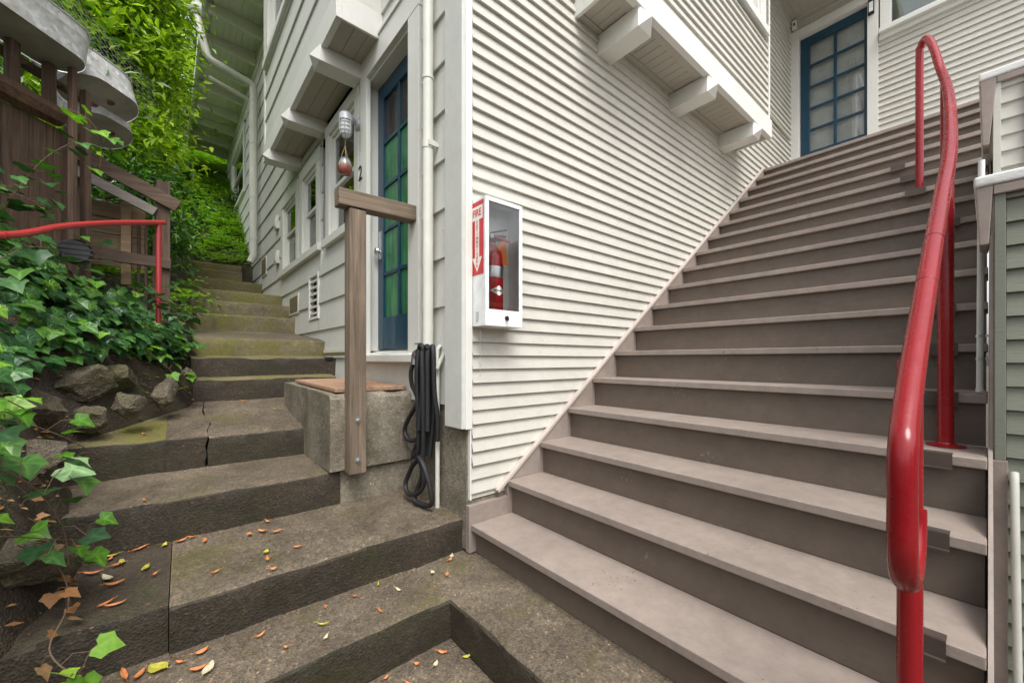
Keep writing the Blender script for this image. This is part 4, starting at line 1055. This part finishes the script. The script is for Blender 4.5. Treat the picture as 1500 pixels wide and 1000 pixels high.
def tree(name, label, cat, base, blobs, n, ln, wd, mat, seed, tr=.05, group=None, clumps=60, cs=.22):
    t = thing(name, label, cat, base, group)
    V, F = [], []; cl = crown(V, F, blobs, n, ln, wd, seed, clumps=clumps, cs=cs)
    w = MB(); w.v = V; w.f = F; w.m = [0]*len(F); w.build('crown', mat, t, normals=False)
    w = MB(); B = Vector(base); r2 = random.Random(seed+1)
    c0 = Vector(blobs[0][0]); topv = c0+Vector((0,0,blobs[0][1][2]*.5))
    trunk = smooth_pts([B, B.lerp(c0,.4)+Vector((.06,.04,0)), c0, topv], 4)
    w.tube(trunk, [tr*(1-.75*i/(len(trunk)-1)) for i in range(len(trunk))], 8)
    for c, ax, k in cl[::3]:
        p = trunk[r2.randrange(len(trunk)//3, len(trunk))]
        w.tube([p, p.lerp(c,.5)+Vector((0,0,.08)), c], [tr*.3,tr*.2,tr*.08], 4)
    w.build('trunk', BARK, t, normals=False, smooth='all')
    return t
tree('shrub_tree', 'bright green leafy tree hanging over the steps before the downpipe', 'tree', (-1.75,5.2,2.7),
     [((-1.78,4.9,5.3),(.60,.8,1.1)),((-1.82,4.9,6.3),(.62,.7,.7)),((-1.75,4.8,4.2),(.55,.7,.6)),((-2.05,4.9,6.0),(.6,.7,.8)),((-1.55,5.0,5.5),(.25,.45,.6))], 13000, .105, .42, LEAFB, 41, .05, clumps=150, cs=.17)
tree('shrub_tree', 'green tree behind the galvanised tubs', 'tree', (-2.7,4.6,2.9),
     [((-2.6,4.2,5.2),(.9,.9,1.2)),((-2.4,4.3,4.0),(.6,.7,.7)),((-3.4,3.8,5.4),(.9,.9,1.3))], 5500, .11, .4, LEAFB, 42, .06, clumps=100, cs=.22)
tree('dark_shrub', 'deep green shrub seen between the timber uprights', 'shrub', (-3.1,2.9,2.9),
     [((-2.8,2.7,3.8),(.7,.6,.8)),((-3.4,2.4,4.4),(.8,.7,1.0))], 4500, .10, .38, LEAFD, 43, .05, clumps=60)
tree('dark_shrub', 'deep green shrub standing behind the timber stair fence', 'shrub', (-1.75,3.9,2.5),
     [((-1.75,3.7,3.15),(.5,.5,.5)),((-1.45,4.3,3.3),(.4,.5,.55))], 3200, .08, .4, LEAFD, 44, .03, clumps=50, cs=.15)
for i, (b, c, r, n, mat, l) in enumerate([
    ((-2.4,9.5,5.2),(-2.3,9.4,7.6),(1.2,1.0,1.9),5500,LEAFB,'light green tree high on the slope beyond the far rafters'),
    ((-.4,13.5,8.0),(-.4,13.2,9.8),(1.6,1.2,2.0),5000,LEAFD,'dark tree crowning the slope beyond the house end'),
    ((-3.5,13,8.0),(-3.2,12.5,10.5),(2.2,1.6,2.6),5000,LEAFB,'tall light tree at the top of the slope')]):
    tree('slope_tree', l, 'tree', b, [(c, r)], n, .17, .45, mat, 60+i, .1, 'trees on the slope', clumps=70, cs=.4)
for i, (x, y, h) in enumerate([(-7.5,-6,3.0),(-3,-8.5,3.2),(1,-9,3.2)]):  # unseen trees added to cut low sky light and darken the risers
    tree('unseen_shade_tree', 'unseen evergreen tree added behind the viewpoint to block low sky light', 'tree', (x,y,.4), [((x,y,h*.55),(1.6,1.6,h*.5))], 3500, .22, .5, LEAFD, 80+i, .1, 'unseen trees added behind the viewpoint', clumps=60, cs=.5)
# ferny ground cover on the slope behind the steps
rF = random.Random(5); V, F, V2, F2 = [], [], [], []
k = 0
while k < 900:
    x = rF.uniform(-3.6,.0); y = rF.uniform(6.9,13.0) if rF.random() < .75 else rF.uniform(3,7)
    if y < 6.9 and x > -1.2: continue
    k += 1
    c = Vector((x, y, bank(x, y)))
    bright = noise.noise(Vector((x*.8, y*.8, 1))) > -.15
    A, B = (V, F) if bright else (V2, F2)
    for j in range(7):       # a tuft of arching fronds
        a = rF.uniform(0, 2*math.pi); out = Vector((math.cos(a), math.sin(a), 0)); l = rF.uniform(.25,.5)
        pr_ = c
        for q in range(5):
            t = (q+1)/5; p = c + out*l*t + Vector((0,0,l*(1.1*t-1.0*t*t)))
            d = (p-pr_).normalized(); s = d.cross(Vector((0,0,1))).normalized()
            for sg in (1,-1):
                dd = (s*sg+d*.5).normalized(); nn = (Vector((0,0,1))+rdir(rF)*.3).normalized()
                diamond(A, B, p, nn, dd, .11*(1.1-t*.7), .035, .1)
            pr_ = p
w = MB(); w.v = V; w.f = F; w.m = [0]*len(F); tag(w.build('fern_cover', LEAFF, normals=False), 'light green ferny ground cover on the slope behind the steps', 'ferns', kind='stuff')
w = MB(); w.v = V2; w.f = F2; w.m = [0]*len(F2); tag(w.build('undergrowth', LEAFD, normals=False), 'darker undergrowth patches on the slope behind the steps', 'undergrowth', kind='stuff')

# ------------------------------------------------------------------ timber fence, tubs, railing
tf = thing('timber_stair_fence', 'weathered timber fence with sloping rails beside the concrete steps', 'fence', (-1.28,2.5,2.0))
def tb(name, a, b, wd, h, mat, up=(0,0,1)):
    w = MB(); w.beam(a, b, wd, h, up=up); return w.build(name, mat, tf, bevel=.004)
tb('post', (-1.283,2.53,1.75), (-1.283,2.53,3.04), .085, .085, REDW, (0,1,0))
tb('post', (-1.783,2.56,2.1), (-1.783,2.56,3.6), .085, .085, REDW, (0,1,0)); tb('post', (-1.51,2.66,2.2), (-1.51,2.66,2.86), .06, .06, PALEWX, (0,1,0))
tb('rail', (-1.95,2.475,3.20), (-1.19,2.475,2.85), .035, .10, REDWX); tb('rail', (-1.90,2.48,3.04), (-1.33,2.48,2.775), .03, .07, SILVW)
tb('rail', (-1.95,2.475,2.40), (-1.235,2.475,2.375), .035, .085, REDWX)
for i in range(4): tb('plank', (-2.1,2.72,2.42+.128*i), (-1.40,2.72,2.405+.128*i), .022, .122, PALEWX)
for i, x in enumerate((-1.44,-1.395,-1.345)): tb('paling', (x,2.70,1.95), (x,2.70,2.75-.05*i), .02, .03, REDW, (0,1,0))
# screen of boards with uprights and a rough beam, further forward
bs = thing('board_screen', 'dark redwood board screen with uprights carrying the galvanised tubs', 'fence', (-1.8,1.8,2.2))
fw = Vector((.6386,.7695,0)); rt = Vector((.7695,-.6386,0)); OC = Vector((-1.161,-1.767,1.6))
def cam(r_, d, z): return OC + fw*d + rt*r_ + Vector((0,0,z-1.6))     # same directions the tubs lie along
cam0 = cam
def bb(name, a, b, wd, h, mat, up=(0,0,1)):
    w = MB(); w.beam(a, b, wd, h, up=up); return w.build(name, mat, bs, bevel=.004)
for i in range(3):
    d = 2.36+.128*i
    bb('board', cam(-2.96,d,2.1), cam(-2.96,d,3.10), .125, .022, REDW, tuple(rt))
for i in range(3):
    d = 2.0+.128*i-.03
    bb('board', cam(-2.97,d,2.1), cam(-2.97,d,3.10), .125, .022, REDW, tuple(rt))
bb('post', cam(-2.82,2.545,2.1), cam(-2.82,2.545,3.47), .035, .03, REDW, tuple(fw))
bb('post', cam(-2.86,2.66,2.1), cam(-2.86,2.66,3.40), .04, .04, REDW, tuple(fw))
w = MB(); w.tube(smooth_pts([cam(-2.94,1.6,3.17),cam(-2.94,2.2,3.17),cam(-2.92,2.56,3.16)]), [.075,.072,.07,.075,.07,.068,.07,.07,.066,.065,.06], 8); w.build('log_beam', wood('orange_log', (.05,.027,.016), (.15,.085,.045), 1, .9), bs, smooth=True)
for d in (1.95, 2.325, 2.51): bb('upright', cam(-2.93,d,3.17), cam(-2.93,d,3.47), .045, .05, REDW, tuple(fw))
bb('rail', cam(-3.02,1.5,3.43), cam(-3.02,2.9,3.43), .06, .04, REDWX)
def tub(label, d0, d1, rc, wd, z0, h, fl, roll=0.):
    zc_ = z0+h/2
    def cam(r_, d, z, _c=cam0):
        a, b = r_-rc, z-zc_; co_, si_ = math.cos(roll), math.sin(roll)
        return _c(rc+a*co_-b*si_, d, zc_+a*si_+b*co_)
    t = thing('galvanised_tub', label, 'tub', cam(rc, (d0+d1)/2, z0), 'galvanised planter tubs')
    def ring(l, w_, z, n=12):
        pts = []; hw = w_/2; hl = l/2-hw; c = (d0+d1)/2
        for k in range(n+1):
            a = -math.pi/2+math.pi*k/n; pts.append(cam(rc+hw*math.sin(a), c+hl+hw*math.cos(a), z))
        for k in range(n+1):
            a = math.pi/2+math.pi*k/n; pts.append(cam(rc+hw*math.sin(a), c-hl+hw*math.cos(a), z))
        return pts
    ln = d1-d0
    def loft(rings, mat, name, caps=(False, False)):
        w = MB(); n = len(rings[0]); vs = [p for r_ in rings for p in r_]
        fs = [(i*n+k, i*n+(k+1) % n, (i+1)*n+(k+1) % n, (i+1)*n+k) for i in range(len(rings)-1) for k in range(n)]
        if caps[0]: fs.append(tuple(range(n)))
        w.add(vs, fs); return w.build(name, mat, t, smooth=True)
    rs = [(z0,0),(z0+h*.3,.3),(z0+h*.68,.68),(z0+h*.70,.74),(z0+h*.73,.74),(z0+h*.75,.75),(z0+h,1)]
    loft([ring(ln+fl*q, wd+fl*q, z) for z, q in rs] + [ring(ln+fl*.97-.004, wd+fl*.97-.004, z0+h), ring(ln+fl*.2, wd+fl*.2, z0+h*.25)], GALV, 'side')
    w = MB(); r_ = ring(ln-.004, wd-.004, z0+.006); w.add(r_, [tuple(range(len(r_)))]); w.build('base', RUSTY, t)
    w = MB(); r_ = ring(ln+fl+.004, wd+fl+.004, z0+h); w.tube(r_+[r_[0]], .006, 6, cap=False); w.build('rim', GALV, t, smooth=True)
    w = MB(); cc = cam(rc+.03, (d0+d1)/2+.05, z0+.0055); e1 = cam(rc+1, (d0+d1)/2, z0)-cam(rc, (d0+d1)/2, z0); w.add([cc-(cam(rc,0,z0+1)-cam(rc,0,z0))*.007+(e1*math.cos(k*.524)+fw*math.sin(k*.524))*.022 for k in range(12)], [tuple(range(12))]); w.build('drain_hole', simple('rust', (.12,.06,.03), .9) if 'rust' not in MATS else MATS['rust'], t)
    w = MB(); s0 = ring(ln, wd, z0)[3]; s1 = ring(ln+fl, wd+fl, z0+h)[3]; w.beam(s0, s1, .02, .006); w.build('seam', RUSTY, t)
    return t
tub('large galvanised tub nearest, at the top left corner', 1.55, 2.60, -2.86, .27, 3.475, .20, .07, .14)
tub('galvanised tub with rounded end below the nearest tub', 2.60, 3.08, -3.00, .30, 3.44, .22, .07, .50)
tub('lowest galvanised tub, half hidden under the middle tub', 2.78, 3.18, -3.13, .28, 3.30, .19, .07, .50)
w = MB()   # chicken wire standing above the tubs
def wirept(u, v): return cam(-2.78-.12*math.sin(u*2.0)-v*.1, 2.2+u*1.05, 3.80-.28*u+v)
hx = .045
for i in range(22):
    for j in range(9):
        u = i*hx*1.0; v = j*hx*.87+(hx*.43 if i % 2 else 0)
        a = wirept(u, v); 
        for (du, dv) in ((hx*.5,.0),(hx,.43*hx),(hx,-.43*hx)):
            w.tube([a if du < hx*.6 else wirept(u+hx*.5, v), wirept(u+du, v+dv)], .0011, 3, cap=False)
tag(w.build('chicken_wire', CHROME, normals=False), 'sagging chicken wire above the galvanised tubs', 'wire netting')
rp = thing('red_pipe_railing', 'bright red pipe railing rising out of the ivy', 'railing', (-1.29,1.85,2.0))
REDB = simple('faded_red_paint', (.32,.022,.022), .35, 0, .3, .05, 12, .15)
w = MB(); w.tube(smooth_pts([(-2.5,.2,1.85),(-2.10,.62,2.0),(-1.782,1.023,2.148),(-1.651,1.40,2.315),(-1.48,1.66,2.44),(-1.26,1.87,2.545)]), .0165, 14); w.tube([(-1.775,1.035,2.155),(-1.771,1.042,2.158)], .0178, 14); w.build('rail', REDB, rp, smooth=True)
w = MB(); w.tube([(-1.288,1.85,1.85),(-1.288,1.85,2.53)], .016, 14); w.build('post', REDB, rp, smooth=True)
fl_ = thing('ground_floodlight', 'black caged floodlight nearly hidden in the ivy', 'floodlight', (-1.62,1.52,2.15))
w = MB(); w.lathe([(.03,0),(.065,-.02),(.07,-.09),(.06,-.10)], 16, (-1.62,1.56,2.20), axis='y'); w.build('housing', BLACKM, fl_, smooth=True)
w = MB()
for i in range(4): w.box(-1.69,-1.55,1.455,1.46,2.155+.028*i,2.163+.028*i)
w.build('grille', BLACKM, fl_)

# ------------------------------------------------------------------ fallen leaves
def fallen(x, y, z, mat, label, ln, wd, a, seed):
    r2 = random.Random(seed); w = MB(); vs = []; n = 6
    for i in range(n+1):
        t = i/n; hw = wd*math.sin(math.pi*min(1, t*.96+.02))**.8
        px = (t-.5)*ln; zz = .004+.010*(t-.5)**2*4*r2.uniform(.3,1)
        vs += [(px, -hw/2, zz+.004), (px, 0, zz), (px, hw/2, zz+.005)]
    ca, sa = math.cos(a), math.sin(a)
    vs = [(x+p*ca-q*sa, y+p*sa+q*ca, z+h) for p, q, h in vs]
    fs = []
    for i in range(n):
        for k in range(2): fs.append((i*3+k, i*3+k+1, (i+1)*3+k+1, (i+1)*3+k))
    w.add(vs, fs); w.tube([vs[1], (vs[1][0]-ca*.012, vs[1][1]-sa*.012, vs[1][2]+.003)], .0008, 4)
    tag(w.build('fallen_leaf', mat, loc=(x,y,z), normals=False), label, 'leaf', 'fallen leaves on the concrete steps')
def lz(x, y):
    if y < -.30: return .418
    if y < .03: return .588
    if y < .62: return .756+(y-.03)*.029
    if y < 1.155: return .962
    return 1.156+(y-1.155)*.165
O_, Y_, P_ = FALLO, FALLY, FALLP
LV = [(-1.308,.60,O_,.075,.016),(-1.168,.585,O_,.05,.02),(-1.131,.60,O_,.035,.014),(-1.381,.374,P_,.06,.024),(-1.43,.455,O_,.065,.014),(-1.396,.59,Y_,.06,.02),
 (-1.393,.554,O_,.03,.014),(-1.368,.478,O_,.032,.016),(-1.276,.381,Y_,.05,.022),(-1.247,.30,O_,.035,.012),(-1.34,.141,O_,.055,.014),(-.828,.58,O_,.04,.012),
 (-1.305,.0,O_,.08,.016),(-1.223,-.03,Y_,.06,.05),(-1.269,-.03,O_,.05,.02),(-1.112,-.03,O_,.04,.022),(-1.123,-.118,O_,.05,.02),(-1.098,-.14,P_,.06,.028),
 (-.101,-.005,P_,.03,.02),(-.125,-.03,O_,.035,.014),(-.251,-.083,P_,.022,.02),(-.208,-.142,O_,.032,.014),(-.714,-.04,O_,.025,.009),(-.597,-.04,O_,.022,.008),
 (-.358,-.36,O_,.04,.014),(-.41,-.40,P_,.03,.018),(-.295,-.443,Y_,.036,.018),(-.584,-.34,O_,.03,.012),(-.464,-.35,O_,.025,.012),(-.53,-.42,O_,.035,.012),
 (-.459,.95,O_,.035,.010),(-1.294,.66,O_,.035,.012),(-.631,1.6,Y_,.05,.02),(-1.33,1.28,O_,.03,.014),(-.80,1.9,O_,.05,.014),(-1.15,1.9,O_,.035,.02)]
rl = random.Random(77)
for i in range(14): LV.append((rl.uniform(-1.42,-.75), rl.uniform(.06,.60), rl.choice((O_,Y_,P_,O_)), rl.uniform(.025,.06), rl.uniform(.010,.022)))
for i in range(10): LV.append((rl.uniform(-1.45,-.4), rl.uniform(-.27,-.0), rl.choice((O_,Y_,P_)), rl.uniform(.02,.045), rl.uniform(.008,.016)))
nm = {id(FALLO):'orange', id(FALLY):'yellow', id(FALLP):'pale buff'}
for i, (x, y, mt, ln, wd) in enumerate(LV):
    z = lz(x, y)
    place = 'on the bottom pavement' if y < -.3 else 'on the lowest step' if y < .03 else 'on the second step' if y < .62 else 'on the third step' if y < 1.155 else 'on the upper landing'
    shape = 'slender' if wd/ln < .3 else 'broad' if wd/ln > .55 else 'oval'
    size = 'large' if ln > .055 else 'small' if ln < .034 else 'mid sized'
    fallen(x, y, z, mt, f'{size} {shape} {nm[id(mt)]} fallen leaf lying {place}', ln, wd, rnd.uniform(0,6.28), 100+i)
# litter crumbs: uncountable
V, F = [], []
for i in range(900):
    x = rnd.uniform(-1.55,.0); y = rnd.choice([rnd.uniform(-.29,.02), rnd.uniform(.05,.6), rnd.uniform(.64,1.1), rnd.uniform(1.2,1.9), rnd.gauss(.6,.02), rnd.gauss(.0,.02)])
    if y > 1.9 or (x > -.5 and y > .6): continue
    if rnd.random() > (.35 if x > -1 else .8): continue
    c = Vector((x, y, lz(x, y)+.003)); a = rnd.uniform(0,6.28)
    diamond(V, F, c, (Vector((0,0,1))+rdir(rnd)*.4).normalized(), Vector((math.cos(a), math.sin(a), .02)).normalized(), rnd.uniform(.005,.014), .005)
w = MB(); w.v = V; w.f = F; w.m = [0]*len(F); tag(w.build('leaf_litter', DRY, normals=False), 'fine dry litter crumbs scattered over the concrete steps', 'litter', kind='stuff')
V, F = [], []
for i in range(1400):
    y = rnd.uniform(-.3,2.6); e = rnd.uniform(.0,.55); x = xe(y)-e
    c = Vector((x, y, bank(x, y)+.008)); a = rnd.uniform(0,6.28)
    diamond(V, F, c, (Vector((.3,-.3,1))+rdir(rnd)*.5).normalized(), Vector((math.cos(a), math.sin(a), -.2)).normalized(), rnd.uniform(.012,.045), .013)
w = MB(); w.v = V; w.f = F; w.m = [0]*len(F); tag(w.build('bank_litter', DRY, normals=False), 'dead brown leaf litter on the earth below the ivy', 'litter', kind='stuff')

# ================================================================== light, sky, camera
world = bpy.data.worlds.new('World'); sc.world = world; world.use_nodes = True
nt = world.node_tree; bg = nt.nodes['Background']
sky = nt.nodes.new('ShaderNodeTexSky'); sky.sky_type = 'NISHITA'; sky.sun_disc = False
EL, AZ = R(60), R(200)
sky.sun_elevation = EL; sky.sun_rotation = AZ; sky.dust_density = 4; sky.air_density = 1.0; sky.ozone_density = .6
hs = nt.nodes.new('ShaderNodeHueSaturation'); hs.inputs['Saturation'].default_value = .25
nt.links.new(sky.outputs[0], hs.inputs['Color']); nt.links.new(hs.outputs[0], bg.inputs['Color'])
bg.inputs['Strength'].default_value = .15
su = bpy.data.lights.new('sun', 'SUN'); su.energy = 1.1; su.angle = R(28); su.color = (1.,.98,.95)
so = bpy.data.objects.new('sun', su); COL.objects.link(so)
dirv = Vector((math.sin(AZ)*math.cos(EL), math.cos(AZ)*math.cos(EL), math.sin(EL)))     # towards the sun
so.rotation_euler = dirv.to_track_quat('Z', 'Y').to_euler(); so.location = (0,-4,12)
cam_d = bpy.data.cameras.new('camera'); co = bpy.data.objects.new('camera', cam_d); COL.objects.link(co)
cam_d.sensor_width = 36; cam_d.lens = 581/1500*36; cam_d.shift_y = 26.9/1500; cam_d.clip_start = .02; cam_d.clip_end = 500
co.location = (-1.161,-1.767,1.6); co.rotation_euler = (R(90), 0, math.atan2(.7695,.6386)-R(90))
sc.camera = co
vs_ = sc.view_settings; vs_.view_transform = 'Standard'; vs_.look = 'None'; vs_.exposure = 1.0; vs_.gamma = 1; vs_.use_curve_mapping = False
sc.cycles.use_denoising = True
sc.cycles.max_bounces = 8
for o in bpy.data.objects:
    if '_w' in o: del o['_w']
